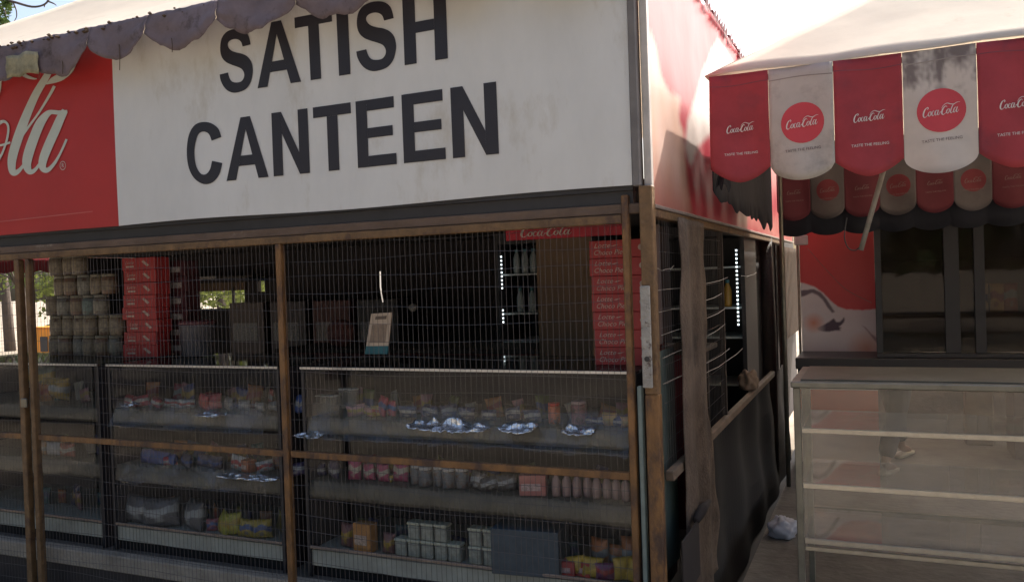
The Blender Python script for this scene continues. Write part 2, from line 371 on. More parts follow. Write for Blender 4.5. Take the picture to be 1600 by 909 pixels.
# flat glyphs, unit box 1x1
def L_poly(ch, t=.285, tv=.165):
    w_ = t
    if ch == 'T': return [[(0, 1), (1, 1), (1, 1-tv), (0, 1-tv)], [(.5-w_/2, 0), (.5+w_/2, 0), (.5+w_/2, 1-tv), (.5-w_/2, 1-tv)]]
    if ch == 'I': return [[(0, 0), (1, 0), (1, 1), (0, 1)]]
    if ch == 'H': return [[(0, 0), (w_, 0), (w_, 1), (0, 1)], [(1-w_, 0), (1, 0), (1, 1), (1-w_, 1)], [(w_, .44), (1-w_, .44), (1-w_, .6), (w_, .6)]]
    if ch == 'E': return [[(0, 0), (w_, 0), (w_, 1), (0, 1)], [(w_, 0), (1, 0), (1, tv), (w_, tv)], [(w_, .43), (.93, .43), (.93, .58), (w_, .58)], [(w_, 1-tv), (.98, 1-tv), (.98, 1), (w_, 1)]]
    if ch == 'N': return [[(0, 0), (w_*.95, 0), (w_*.95, 1), (0, 1)], [(1-w_*.95, 0), (1, 0), (1, 1), (1-w_*.95, 1)], [(w_*.95, 1), (w_*.95, .66), (1-w_*.95, 0), (1-w_*.95, .34)]]
    if ch == 'A': return [[(0, 0), (.235, 0), (.5, .80), (.5, 1), (.385, 1)], [(1, 0), (.765, 0), (.5, .80), (.5, 1), (.615, 1)], [(.308, .22), (.692, .22), (.638, .385), (.362, .385)]]
def arcpts(cx, cy, rx, ry, a0, a1, n, wd):
    return [(cx+rx*math.cos(rad(a0+(a1-a0)*i/n)), cy+ry*math.sin(rad(a0+(a1-a0)*i/n)), wd) for i in range(n+1)]
S_OUT = [(370,410),(362,370),(345,320),(310,285),(260,272),(200,278),(145,305),(108,355),(95,420),(97,480),(115,530),(150,565),(200,588),(250,605),(290,625),(310,660),(308,700),(285,732),(245,742),(205,735),(180,705),(165,655),
 (90,672),(98,720),(125,775),(165,815),(215,832),(270,825),(325,800),(365,750),(385,680),(388,620),(375,560),(340,515),(290,490),(240,480),(195,462),(168,430),(165,400),(185,375),(225,362),(260,368),(285,390),(298,428)]
C_OUT = [(794,492),(782,462),(755,443),(725,440),(700,450),(682,478),(674,520),(675,570),(685,610),(705,640),(735,656),(765,650),(788,622),(798,583),
 (762,575),(755,605),(740,622),(722,618),(706,590),(700,545),(705,505),(715,480),(733,473),(750,482),(760,505)]
CORN = {'S': (21, 0), 'C': (13, 0)}
def glyph(mb, ch, x0, x1, z0, z1):
    W, H = x1-x0, z1-z0
    fn = lambda x, y, s=0: (x0+x, wav(x0+x, z0+y)-.003, z0+y)
    if ch in 'SC':
        k, oy, P = (5.68, (330, 0), S_OUT) if ch == 'S' else (2.272, (0, 0), C_OUT)
        Q = [at(oy[0]+x/k, oy[1]+y/k, 'Y', D) for x, y in P]; ax0, ax1 = min(q.x for q in Q), max(q.x for q in Q); az0, az1 = min(q.z for q in Q), max(q.z for q in Q)
        Q = [(W*(q.x-ax0)/(ax1-ax0), H*(-.012+1.024*(q.z-az0)/(az1-az0)), 0) for q in Q]
        a, b = (25, 26) if ch == 'S' else (14, 15)
        ca, cb_ = CORN[ch]; seg = [cr(Q[0:ca+1], 4), cr(Q[ca+1:], 4)]
        out = [fn(p.x, p.y) for sg_ in seg for p in sg_]
        mb.add(out, [tuple(range(len(out)))]); return
    for P in L_poly(ch):
        mb.add([fn(x*W, y*H) for x, y in P], [tuple(range(len(P)))])
def line(chars, zb, zt, name):
    mb = MB()
    for ch, px0, px1, pym in chars:
        glyph(mb, ch, at(px0, pym, 'Y', D).x, at(px1, pym, 'Y', D).x, zb, zt)
    return mb.build(name, INK, sg)
zb1 = sum(at(x, y, 'Y', D).z for x, y in ((404, 139.5), (505, 125), (690, 95)))/3; zt1 = (at(438, 37, 'Y', D).z+at(494, 22, 'Y', D).z)/2
line([('S', 345.5, 398, 97), ('A', 404, 472, 88), ('T', 464.5, 522.6, 40), ('I', 530.5, 548.5, 66), ('S', 558.7, 621.6, 57), ('H', 633.5, 702, 45)], zb1, zt1, 'lettering')
zb2 = sum(at(x, y, 'Y', D).z for x, y in ((357, 284), (590, 262), (775, 240)))/3; zt2 = sum(at(x, y, 'Y', D).z for x, y in ((390, 186), (590, 152), (775, 130)))/3
line([('C', 296, 351, 241), ('A', 356.5, 421.6, 235), ('N', 429, 485, 225), ('T', 491.8, 551, 185), ('E', 559.5, 621, 207), ('E', 632, 698, 198), ('N', 708.7, 780.4, 185)], zb2, zt2, 'lettering')
# big script on the red panel
BIG = [[(358,50,32),(300,160,44),(235,270,50),(180,390,56),(125,530,62),(80,670,60),(72,750,50),(85,785,40),(120,770,26),(165,715,14)],
 [(352,226,20),(318,290,18),(250,400,14),(180,495,16),(140,550,20),(110,620,20)],
 [(390,392,12),(350,392,22),(310,405,40),(262,465,60),(220,560,64),(185,660,66),(172,730,58),(190,776,40),(225,768,24),(270,710,14)],
 [(425,385,40),(400,425,54),(360,515,60),(312,620,60),(280,705,56),(280,755,44),(312,768,30),(360,720,20),(400,650,15),(436,570,15)],
 [(330,396,22),(385,398,26),(440,390,18)],
 [(500,60,14),(455,125,40),(400,165,50),(345,190,40),(300,215,6)],
 [(60,60,14),(110,120,22),(165,160,24),(215,178,14),(240,180,6)],
 [(-10,470,30),(30,455,18),(56,485,14),(50,560,14),(20,650,14),(-20,720,20),(-70,780,44),(-110,740,56),(-90,620,60),(-40,500,50),(0,465,24)],
 [(-20,612,12),(20,606,14),(70,590,14)],
 [(14,180,10),(0,280,12),(-60,420,14),(-150,560,18)],
 [(-120,200,14),(-170,150,36),(-260,200,60),(-370,420,90),(-400,640,90),(-350,790,60),(-260,790,36),(-170,690,18)]]
bg_ = MB(); strokes(bg_, BIG, lambda x, y, s: (lambda p: (p.x, wav(p.x, p.z)-.003-s*.0007, p.z))(at(x/4.13, 80+y/4.13, 'Y', 3.38)), 6)
bg_.build('script_logo', LOGOW, sg)
rg = MB(); c_ = at(99.5, 259, 'Y', 3.38)
ring = lambda r, a: (c_.x+r*math.cos(a), wav(c_.x, c_.z)-.005, c_.z+r*1.05*math.sin(a))
rg.add([ring(r, a*math.pi/12) for r in (.021, .0245) for a in range(24)], [(a, (a+1) % 24, 24+(a+1) % 24, 24+a) for a in range(24)])
rg.build('registered_mark', LOGOW, sg)
text('registered_mark', 'R', LOGOW, sg, lambda x, y: (c_.x+x, wav(c_.x, c_.z)-.005, c_.z+y), .034)
mat('faint_red_print', (.5, .12, .11), .5)
fp = MB(); fp.add([(-5.6, 3.377, 2.031), (-4.06, 3.377, 2.054), (-4.06, 3.377, 2.060), (-5.6, 3.377, 2.037)], [(0, 1, 2, 3)]); fp.build('print_line', MATS['faint_red_print'], sg)

# side poster ------------------------------------------------------
sp = thing('side_banner', 'tall glossy red picture banner on the side of the canteen, torn along its top', 'banner', (XS, 6, 1.88))
SKA = [(1014, 40), (1026, 75), (1034, 120), (1046, 146), (1062, 152), (1059, 185), (1066, 205), (1069, 250), (1076, 300), (1082, 340), (1014, 340)]
SKB = [(1122, 60), (1100, 110), (1086, 150), (1072, 190), (1068, 230), (1076, 262), (1088, 232), (1112, 208), (1150, 190), (1160, 120)]
def pan_px(Y, Z):
    d = Vector((XS, Y, Z))-EYE; return (800+FPX*d.dot(RT)/d.dot(FW), 454.5-FPX*d.dot(UP)/d.dot(FW))
# picture layout on the banner's own plane (metres along it, height)
toYZ = lambda P: [(at(x, y, 'X', XS).y, at(x, y, 'X', XS).z) for x, y in P]
PA, PB = toYZ(SKA), toYZ(SKB)
def bancol(v):
    y, z = v[1], v[2]; a = b = 0
    for dx, dz in ((0, 0), (.02, .012), (-.02, .012), (.02, -.012), (-.02, -.012), (.04, 0), (-.04, 0)):
        a += pip(y+dx, z+dz, PA); b += pip(y+dx, z+dz, PB)
    a /= 7; b /= 7
    n1 = noise.noise(Vector((y*3, z*2.5, 1)))*.5+.5; n2 = noise.noise(Vector((y*6, z*3, 5)))*.5+.5
    red = Vector((.42, .02, .04)).lerp(Vector((.52, .06, .09)), n1)
    sk = Vector((.62, .40, .29)).lerp(Vector((.66, .52, .46)), n2)
    if a: sk = sk.lerp(Vector((.40, .10, .07)), max(0, min(1, (2.12-z)*3.2)))
    c = red.lerp(sk, a*.9); c = c.lerp(Vector((.68, .62, .58)), b*.9); return tuple(c)
bn = MB()
def bansurf(u, v):
    Y = 3.44+u*6.1; Z = 1.885+v*(1.235+(.035*noise.noise(Vector((Y*5, 0, 0)))+.02*math.sin(Y*9)) * (1 if v > .9 else v))
    return (XS+.010*noise.noise(Vector((Y*1.3, Z*1.6, 3)))+.006*noise.noise(Vector((Y*4, Z*4, 7))), Y, Z)
bn.grid(bansurf, 300, 60)
o = painted(bn, bancol, 'printed_sheet', mat('glossy_printed_banner', attr=True, rough=.36, spec=.45, var=.12, scale=3, bump=.12, bscale=5, trans=.15), sp)
for p in o.data.polygons: p.use_smooth = True
MB().box(XS-.02, XS+.012, 3.40, 3.436, 1.88, 3.14, .003).build('edge_strip', mat('pale_grey_edging', (.5, .46, .43), .5), sp)
MB().box(XS-.025, XS+.016, 3.44, 9.54, 1.873, 1.888, .002).build('lower_strip', mat('dull_steel_edging', (.25, .2, .18), .5, .3), sp)
tr_ = MB()
for i in range(46):
    Y = 4.0+i*.08; h = .03+.07*random.random()
    tr_.add([(XS+.012, Y, 3.09), (XS+.012, Y+.09, 3.09), (XS+.02, Y+.05+.03*random.random(), 3.09+h*.6), (XS+.03, Y+.02, 3.12-h)], [(0, 1, 2), (0, 1, 3)])
tr_.build('torn_edge', mat('dark_red_rag', (.10, .008, .02), .8), sp, solid=.002)

# canteen roof tarpaulin -------------------------------------------
CREAM = mat('cream_canvas', (.84, .77, .67), .85, 0, .10, 1.6, .15, 8, trans=.48, stain=((.5, .43, .34), 2.5, .62, .85))
rt_ = thing('canopy_tent', 'weathered cream canvas roof over the canteen with grimy purple grey scalloped edge', 'tent', (-3.6, 6, 1.97))
X0, X1, Y0, Y1, ZE, ZA = -6.45, -.93, 3.27, 8.6, 3.02, 4.75
ax_, ay_ = (X0+X1)/2, (Y0+Y1)/2
def roof(x0, x1, y0, y1, ze, za, sag, n=24):
    mb = MB(); a = Vector(((x0+x1)/2, (y0+y1)/2, za)); cs = [Vector((x0, y0, ze)), Vector((x1, y0, ze)), Vector((x1, y1, ze)), Vector((x0, y1, ze))]
    for i in range(4):
        p, q = cs[i], cs[(i+1) % 4]
        mb.grid(lambda u, v: tuple((p.lerp(q, u)).lerp(a, v) + Vector((0, 0, -sag*math.sin(math.pi*v)*math.sin(math.pi*u)+.012*noise.noise(Vector((u*9, v*6, i)))-.02*(1-v)*abs(math.sin(u*math.pi*5))*0))), n, 14)
    return mb
roof(X0, X1, Y0, Y1, ZE, ZA, .12).build('canopy', CREAM, rt_, True, solid=.004)
VG = mat('purple_grey_canvas', (.185, .145, .16), .9, 0, .3, 6, .4, 14, trans=.1, stain=((.07, .05, .045), 9, .54, .70))
# lobes follow the front edge: (x0,x1,drop)
lob = [(-6.45, -5.9, .17), (-5.9, -5.32, .19), (-5.32, -4.82, .20), (-4.82, -4.36, .21), (-4.36, -3.87, .235), (-3.87, -3.45, .205), (-3.45, -2.98, .215), (-2.98, -2.5, .20), (-2.5, -1.98, .2), (-1.98, -1.45, .2), (-1.45, -.93, .2)]
for a, b, dr in lob:
    mb = MB()
    def f(u, v, a=a, b=b, dr=dr):
        x = a+(b-a)*u; d = .105+(dr-.105)*math.sin(math.pi*min(1, max(0, u)))**.8
        top = ZE+.012+.012*noise.noise(Vector((x*7, 1, 0)))+.008*noise.noise(Vector((x*23, 2, 0)))
        return (x, Y0-.012-.022*math.sin(math.pi*v*.6)-.018*math.sin(u*math.pi*2+a)*v-.03*noise.noise(Vector((x*6, v*2.5, 4)))*v-.010*noise.noise(Vector((x*19, v*6, 1)))*v, top-d*v*(1+.10*noise.noise(Vector((x*9, 0, 9)))+.05*noise.noise(Vector((x*31, 0, 4)))))
    mb.grid(f, 22, 8); mb.build('valance_scallop', VG, rt_, True, solid=.003)
PATCH = mat('faded_yellow_patch', (.30, .27, .17), .9, 0, .45, 18, .3, 30)
pb = MB(); pa = at(10, 84, 'Y', 3.22); pbp = at(60, 114, 'Y', 3.22)
pb.grid(lambda u, v: (pa.x+(pbp.x-pa.x)*u+.005*math.sin(v*9), 3.215+.008*math.sin(u*7), pa.z-.02+(pbp.z-pa.z+.02)*v+.006*math.sin(u*11)), 10, 5); pb.build('cloth_patch', PATCH, rt_, True, solid=.004)
cb = MB()   # grime crust and hanging threads along the edge
for i in range(70):
    x = -5.2+random.random()*2.6; z = ZE+.005+random.uniform(-.022, .010); r = random.uniform(.004, .015)
    cb.lathe([(r*.3, -r*.6), (r, 0), (r*.4, r*.6)], 5, (x, Y0-.025, z))
struct(cb.build('edge_grime', mat('dry_leaf_grime', (.09, .06, .04), 1), rt_), 'stuff')
th = MB()
for px, py0, py1 in ((268, 60, 82), (186, 70, 110), (440, 0, 14), (413, 30, 40), (97, 92, 116), (60, 110, 124)):
    p, q = at(px, py0, 'Y', 3.24), at(px+1, py1, 'Y', 3.24); MB().tube([p, p.lerp(q, .5)+Vector((.004, 0, 0)), q], .0022, 5).build('loose_thread', MATS['dry_leaf_grime'], rt_)

for x, y in ((X0+.05, Y1-.05), (X1-.1, Y1-.05)): MB().tube([(x, y, -.3), (x, y, ZE)], .02, 8).build('pole', STEEL, rt_)

# ------------------------------------------------------------------ right tent
tt = thing('market_tent', 'red and white scalloped market tent with cream peaked roof beside the canteen', 'tent', (.8, 5.25, 0))
TX0, TX1, TY0, TY1, TZ = -.715, 2.315, 4.0, 6.6, 2.515
roof(TX0-.02, TX1, TY0-.01, TY1, TZ, 3.42, .02).build('canopy', CREAM, tt, True, solid=.004)
CR = mat('red_tent_cloth', (.43, .06, .075), .8, 0, .2, 5, .12, 14, trans=.3, stain=((.16, .06, .08), 3.4, .50, .80))
CW = mat('white_tent_cloth', (.58, .54, .50), .8, 0, .14, 5, .12, 14, trans=.28, stain=((.30, .27, .25), 4.5, .50, .78))
CWD = mat('sooty_white_tent_cloth', (.56, .51, .48), .8, 0, .2, 5, .12, 14, trans=.28, stain=((.14, .11, .12), 7, .47, .62), aniso=(1, 1, .6))
CN = mat('navy_tent_cloth', (.022, .024, .036), .85, 0, .3, 5, .2, 14, trans=.05)
PR = mat('red_print', (.50, .05, .065), .7, 0, .1)
PWH = mat('white_print', (.62, .56, .53), .7, 0, .05)
PBK = mat('dark_print', (.10, .07, .07), .7)
SEAM_R, SEAM_W = mat('red_seam', (.26, .06, .08), .8), mat('grey_seam', (.33, .29, .27), .8)
def yoff(x, z): return .014*math.sin(x*11.5+.8)+.010*math.sin(x*22+z*6)
def scallop(xa, xb, y0, zt, drop, kind, point, sub=True, hem=True, logo=1.0, cm=None, soot=False, dz=.5, pr=None, pw=None):
    PR_, PWH_, PBK_ = pr or PR, pw or PWH, pw or PBK
    W_ = xb-xa
    def f(u, v):
        x = xa+W_*u; s = math.sin(math.pi*u); d = drop*(1-(1-(s**.55 if not point else (1-abs(2*u-1)**1.7)))*.135/ .5*.5)
        z = zt-d*v; return (x, y0-.006+yoff(x, z)*(.3+v)-.014*v, z)
    mb = MB(); mb.grid(f, *((44, 60) if soot else (18, 14)))
    m_ = cm or (CR if kind == 'r' else CW)
    if soot:
        def sc_(v):
            h = (zt-v[2])/drop; n = noise.noise(Vector((v[0]*26, 0, v[2]*9)))+.6*noise.noise(Vector((v[0]*70, 3, v[2]*40)))
            k = max(0, min(1, (.40-h)*3.2+n*.9-.25))*(.9 if h < .5 else 0); b_ = max(0, h-.93)*6
            return tuple(Vector((.58, .54, .51)).lerp(Vector((.13, .105, .11)), max(0, min(.85, k+b_))))
        o = painted(mb, sc_, 'valance_scallop', mat('soot_marked_cloth', attr=True, rough=.8, var=.12, scale=6, trans=.28), tt)
        for p_ in o.data.polygons: p_.use_smooth = True
    else: o = mb.build('valance_scallop', m_, tt, True, solid=.002)
    F = lambda x, z, pr: (x, y0-.006+yoff(x, z)*(.3+(zt-z)/drop)-.014*(zt-z)/drop-pr, z)
    if hem: MB().grid(lambda u, v: F(xa+.002+(W_-.004)*u, zt-.048-.004*math.sin(u*5+xa*9)-.005*v, .003), 16, 1).build('hem_seam', SEAM_R if kind == 'r' else SEAM_W, o)
    cx = (xa+xb)/2+.005; cz = zt-drop*dz
    if kind == 'w':
        dk = MB(); R_ = W_*.335; vs = [F(cx, cz, .003)]
        for r in range(1, 6): vs += [F(cx+R_*r/5*math.cos(a*math.pi/18), cz+R_*r/5*math.sin(a*math.pi/18), .003) for a in range(36)]
        fs = [(0, 1+(a+1) % 36, 1+a) for a in range(36)] + [(1+(r-1)*36+a, 1+(r-1)*36+(a+1) % 36, 1+r*36+(a+1) % 36, 1+r*36+a) for r in range(1, 5) for a in range(36)]
        dk.add(vs, fs); dk.build('printed_disc', PR_, o)
    if sub:
        sc = W_*(.52 if kind == 'w' else .48)/3.3*logo
        lg = MB(); strokes(lg, LOGO, lambda x, y, s: F(cx+(x-1.6)*sc, cz+(y-.5+.07*(x-1.6))*sc*1.05, .0055+s*.0006), 4); lg.build('script_logo', PWH_, o)
        text('slogan', 'TASTE THE FEELING', PBK_ if kind == 'w' else PWH_, o, lambda x, y: F(cx+x, zt-drop*.735+y+.05*x, .0045), .021, 0, W_*.55)
    return o
bounds = [-.715, -.449, -.172, .105, .385, .66, .94, 1.22, 1.5, 1.78, 2.05, 2.315]
for i, (a, b) in enumerate(zip(bounds, bounds[1:])):
    k = 'r' if i % 2 == 0 else 'w'
    o = scallop(a+.001, b-.001, TY0, TZ-.005, (.505, .515, .52, .53, .53)[min(i, 4)], k, k == 'r', soot=(i == 3))
    if i == 3: o['label'] = 'white valance scallop blackened with soot above its red disc'

TY1b = 6.5
bw_ = .232; nb = 13
CRB = mat('shaded_red_lining', (.12, .02, .032), .85, 0, .2, 5, trans=.04); CWB = mat('dingy_grey_lining', (.12, .105, .11), .85, 0, .25, 5, trans=.04); PRB = mat('shaded_red_print', (.17, .02, .03), .7); PWB = mat('shaded_white_print', (.2, .14, .14), .7)  # back row: cloth and print colours darkened to stand for shade
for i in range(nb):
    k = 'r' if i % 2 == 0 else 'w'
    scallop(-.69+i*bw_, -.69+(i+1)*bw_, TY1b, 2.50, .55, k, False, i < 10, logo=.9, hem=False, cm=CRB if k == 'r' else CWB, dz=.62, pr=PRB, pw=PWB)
nv = MB(); nv.grid(lambda u, v: (-.69+u*nb*bw_, TY1b+.04+.01*math.sin(u*60), 2.5-v*(.665-.035*(1-abs(math.sin(u*math.pi*nb*1.02))**.6))), 220, 4); nv.build('back_lining', CN, tt, True, solid=.002)
# side valances: navy reverse, torn at the front
def sidev(X, a, b, s0):
    mb = MB()
    mb.grid(lambda u, v: (X+.004*math.sin(u*17), a+(b-a)*u, 2.505-v*(.56+.05*noise.noise(Vector((u*11, 0, s0)))-.04*(1-abs(math.sin(u*math.pi*6))**.5)+.07*u)), 80, 6)
    mb.build('side_valance', CN, tt, True, solid=.002)
sidev(TX0-.004, 4.03, 6.44, 2); sidev(TX1-.01, 4.05, 6.4, 5)
rgm = MB(); rgm.grid(lambda u, v: (-.70+.07*u+.01*math.sin(v*5), 4.03+.02*math.sin(u*8), 2.12-v*(.16-.05*abs(math.sin(u*7)))), 8, 5); rgm.build('torn_rag', CN, tt, solid=.002)
for i, (x, y) in enumerate(((-.66, 6.42), (2.25, 6.42), (2.25, 4.1))): MB().tube([(x, y, 0), (x, y, TZ)], .016, 10).build('pole', STEEL, tt, True)
for a, b in (((-.7, 4.05, 2.49), (2.3, 4.05, 2.49)), ((-.69, 4.05, 2.49), (-.69, 6.45, 2.49)), ((2.28, 4.05, 2.49), (2.28, 6.45, 2.49)), ((-.69, 6.45, 2.49), (2.28, 6.45, 2.49))): MB().tube([a, b], .013, 8).build('roof_bar', STEEL, tt)
p0, p1 = at(1388, 240, 'Y', 4.25), at(1345, 391, 'Y', 4.25)
bar = MB().tube([p0, p1], .0115, 12).build('hanging_strut', mat('grimy_white_pipe', (.25, .235, .21), .5, 0, .4, 15), tt, True)
lp = [(1345, 385), (1336, 391), (1326, 388), (1320, 375), (1320, 362), (1323, 340)]
MB().tube(cr([at(x, y, 'Y', 4.25) for x, y in lp], 5), .0028, 6).build('wire_loop', DARK, tt)

# ------------------------------------------------------------------ empty glass display case, right
dc = thing('display_case', 'empty glass display case with steel rims standing under the tent', 'display case', (.4, 4.1, 0))
cx0, cx1, cy0, cy1 = -.362, 1.36, 3.8, 4.38
RIM = mat('dull_olive_aluminium', (.20, .19, .155), .42, .5, .35, 10)
MB().box(cx0-.008, cx1, cy0-.012, cy1, 1.085, 1.112, .004).build('top_rim', RIM, dc)
MB().box(cx0+.03, cx1-.03, cy0+.03, cy1-.03, 1.113, 1.118).build('top_sheet', mat('dusty_metal_sheet', (.12, .12, .10), .45, .3, .4, 5), dc)
for x in (cx0, cx1-.03):
    for y in (cy0, cy1-.03): MB().box(x, x+.028, y, y+.028, .0, 1.084, .003).build('corner_post', RIM, dc)
SHG = glass('dusty_shelf_glass', dust=.085, dcol=(.30, .31, .30), streak=(1, 5, 1))  # pale diffuse streaks mixed into the glass
for z in (.895, .655, .415):
    sh = MB().box(cx0+.03, cx1-.032, cy0+.03, cy1-.03, z, z+.006).build('shelf', SHG, dc)
    MB().box(cx0+.03, cx1-.032, cy0+.008, cy0+.022, z-.008, z+.014, .002).build('shelf_edge', mat('bright_shelf_trim', (.42, .38, .31), .35, .6, .2, 20), sh)
MB().box(cx0+.03, cx1-.032, cy0+.02, cy0+.036, .372, .392, .002).build('lower_track', MATS['bright_shelf_trim'], dc)
MB().box(cx0+.03, cx1-.032, cy0+.004, cy0+.007, .40, 1.083).build('front_glass', glass('smeared_front_glass', dust=.024, gl=.9, dcol=(.29, .31, .31), streak=(1, 1, 2.5)), dc)
MB().box(cx0+.004, cx0+.007, cy0+.03, cy1-.032, .40, 1.083).build('side_glass', MATS['smeared_front_glass'], dc)
MB().box(cx0+.03, cx1-.03, cy1-.03, cy1-.006, .40, .425).build('back_rail', RIM, dc)
MB().box(.62, .655, cy1-.028, cy1-.008, .43, 1.083).build('back_upright', mat('tan_painted_upright', (.3, .25, .18), .6), dc)

# black table + dark glazed cabinet behind the rear valance
cbn = thing('glass_cabinet', 'black framed glass cabinet with dim contents standing on the long black table', 'cabinet', (.8, 6.9, .92))
BF = mat('glossy_black_frame', (.012, .011, .016), .35, 0, .2)
yy = 6.60; ZT_ = at(1400, 559, 'Y', yy).z
cX = lambda px: at(px, 470, 'Y', yy).x
a0 = cX(1368); C1 = cX(1600)+1.2
bd = MB()
for a, b in ((a0, cX(1378)), (cX(1476), cX(1500)), (cX(1523), cX(1540)), (cX(1600)+.25, cX(1600)+.33), (C1-.05, C1)): bd.box(a, b, yy, yy+.045, ZT_+.035, 2.16, .003)
bd.box(a0, C1, yy, yy+.045, ZT_+.002, ZT_+.034, .003); bd.box(a0, C1, yy, yy+.045, 2.161, 2.24, .003)
bd.build('frame', BF, cbn)
MB().box(a0, C1, yy+.046, 7.05, 2.17, 2.21).build('top', BF, cbn)
MB().box(a0, a0+.02, yy+.05, 7.05, ZT_+.002, 2.168).build('side_panel', BF, cbn)
MB().box(C1-.02, C1, yy+.05, 7.05, ZT_+.002, 2.168).build('side_panel', BF, cbn)
for z in (1.24, 1.62): MB().box(a0+.025, C1-.025, yy+.08, 7.0, z, z+.006).build('shelf', GLS, cbn)
MB().box(a0, C1, 7.055, 7.07, ZT_+.002, 2.168).build('back_panel', mat('brownish_back_panel', (.10, .08, .066), .6, 0, .5, 2.5, aniso=(2, 1, 1)), cbn)
CG = glass('tinted_cabinet_glass', tint=(.6, .56, .53), dust=.03, gl=.35, dcol=(.25, .22, .19), streak=(2, 1, .6))
for a, b in ((cX(1378)+.002, cX(1476)-.002), (cX(1500)+.002, cX(1523)-.002), (cX(1540)+.002, cX(1600)+.248), (cX(1600)+.332, C1-.052)): MB().box(a, b, yy+.02, yy+.024, ZT_+.036, 2.158).build('pane', CG, cbn)
tb = thing('black_table', 'long black topped table behind the empty glass case', 'table', (.6, 6.8, 0))
tl_ = at(1243, 570, 'Y', 6.56).x
MB().box(tl_, C1+.1, 6.56, 7.10, ZT_-.085, ZT_, .006).build('tabletop', BF, tb)
for x in (tl_+.01, C1):
    for y in (6.60, 7.04): MB().box(x, x+.035, y, y+.03, 0, ZT_-.086).build('leg', DARK, tb)
# dim goods in cabinet
def pack(key, col, w_, h_, d_, crimp=True):
    def mk():
        mb = MB()
        def f(u, v):
            a = u*2*math.pi; s = math.sin(math.pi*v)**.45
            return (w_/2*(math.cos(a)*(1-.12*s)), d_/2*math.sin(a)*s+.002*math.sin(a*9), h_*v)
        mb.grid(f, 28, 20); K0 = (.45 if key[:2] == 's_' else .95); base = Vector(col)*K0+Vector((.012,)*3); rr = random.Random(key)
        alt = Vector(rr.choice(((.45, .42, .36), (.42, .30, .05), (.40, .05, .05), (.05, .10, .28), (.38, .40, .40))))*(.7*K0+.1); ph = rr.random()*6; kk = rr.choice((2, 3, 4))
        def cf(v):
            t = v[2]/h_; u = v[0]/w_
            if t < .05 or t > .95: return tuple(base*.7)
            if abs(t-.55-.08*math.sin(u*kk*2+ph)) < .13: return tuple(alt)
            if math.hypot(u-.1*math.cos(ph), (t-.27)*1.2) < .13: return tuple(alt*.6+base*.4)
            return tuple(base)
        o = painted(mb, cf, 'snack_packet', mat('printed_packet_film', attr=True, rough=.3, var=.3, scale=22, bump=.3, bscale=30), None)
        for p_ in o.data.polygons: p_.use_smooth = True
        o['category'] = 'snack packet'; return o
    return mk
def bottle(key, col, cap, r, h):
    def mk():
        t = thing('bottle', 'x', 'bottle', world=False)
        mb = MB().lathe([(r*.9, 0), (r, .01), (r, h*.6), (r*.8, h*.72), (r*.45, h*.84), (r*.45, h*.9)], 14); mb.build('bottle_body', mat('bottle_'+key, col, .25, 0, .2), t, True)
        MB().lathe([(r*.5, h*.885), (r*.5, h), (r*.4, h*1.005)], 12).build('cap', mat('cap_'+cap[0], cap[1], .4), t, True); return t
    return mk
def jar(key, col, lid, r, h, lab=None):
    def mk():
        t = thing('jar', 'x', 'jar', world=False)
        MB().lathe([(r*.92, 0), (r, .008), (r, h*.8), (r*.88, h*.86)], 18).build('jar_body', mat('jar_'+key, col, .3, 0, .45, 26, stain=((.10, .06, .04), 30, .5, .6)), t, True)
        MB().lathe([(r*.93, h*.861), (r*.93, h), (r*.8, h*1.003)], 18).build('lid', mat('lid_'+lid[0], lid[1], .45), t, True)
        if lab: MB().lathe([(r*1.012, h*.2), (r*1.015, h*.22), (r*1.015, h*.66), (r*1.012, h*.68)], 18).build('paper_label', mat('jarlabel_'+key, lab, .6, 0, .6, 40), t, True)
        return t
    return mk
def carton(key, col, w_, d_, h_, tx=None, m_=None):
    def mk():
        t = thing('carton', 'x', 'carton', world=False)
        MB().box(-w_/2, w_/2, -d_/2, d_/2, 0, h_-.001, .002).build('carton_body', m_ or mat('carton_'+key, col, .55, 0, .3, 20), t)
        if key == 'c_bl': pass
        elif tx: tx(t)
        else:
            MB().box(-w_*.42, w_*.3, -d_/2-.0015, -d_/2-.0005, h_*.25, h_*.6).build('printed_panel', mat('panel_'+key, tuple(min(1, c*.5+.3) for c in col), .55, 0, .6, 60), t)
        return t
    return mk
for i, (px, py, key, col) in enumerate(((1558, 452, 'yel', (.5, .28, .04)), (1532, 455, 'cream', (.5, .42, .3)), (1578, 450, 'red', (.35, .08, .06)))):
    p = at(px, py, 'Y', 6.8); place('cp'+key, pack(key, col, .10, .20, .06), (p.x, 6.8, 1.247), {'yel': 'yellow packet standing on the lower cabinet shelf', 'cream': 'cream packet on the cabinet shelf left of the yellow one', 'red': 'red brown packet on the cabinet shelf right of the yellow one'}[key])

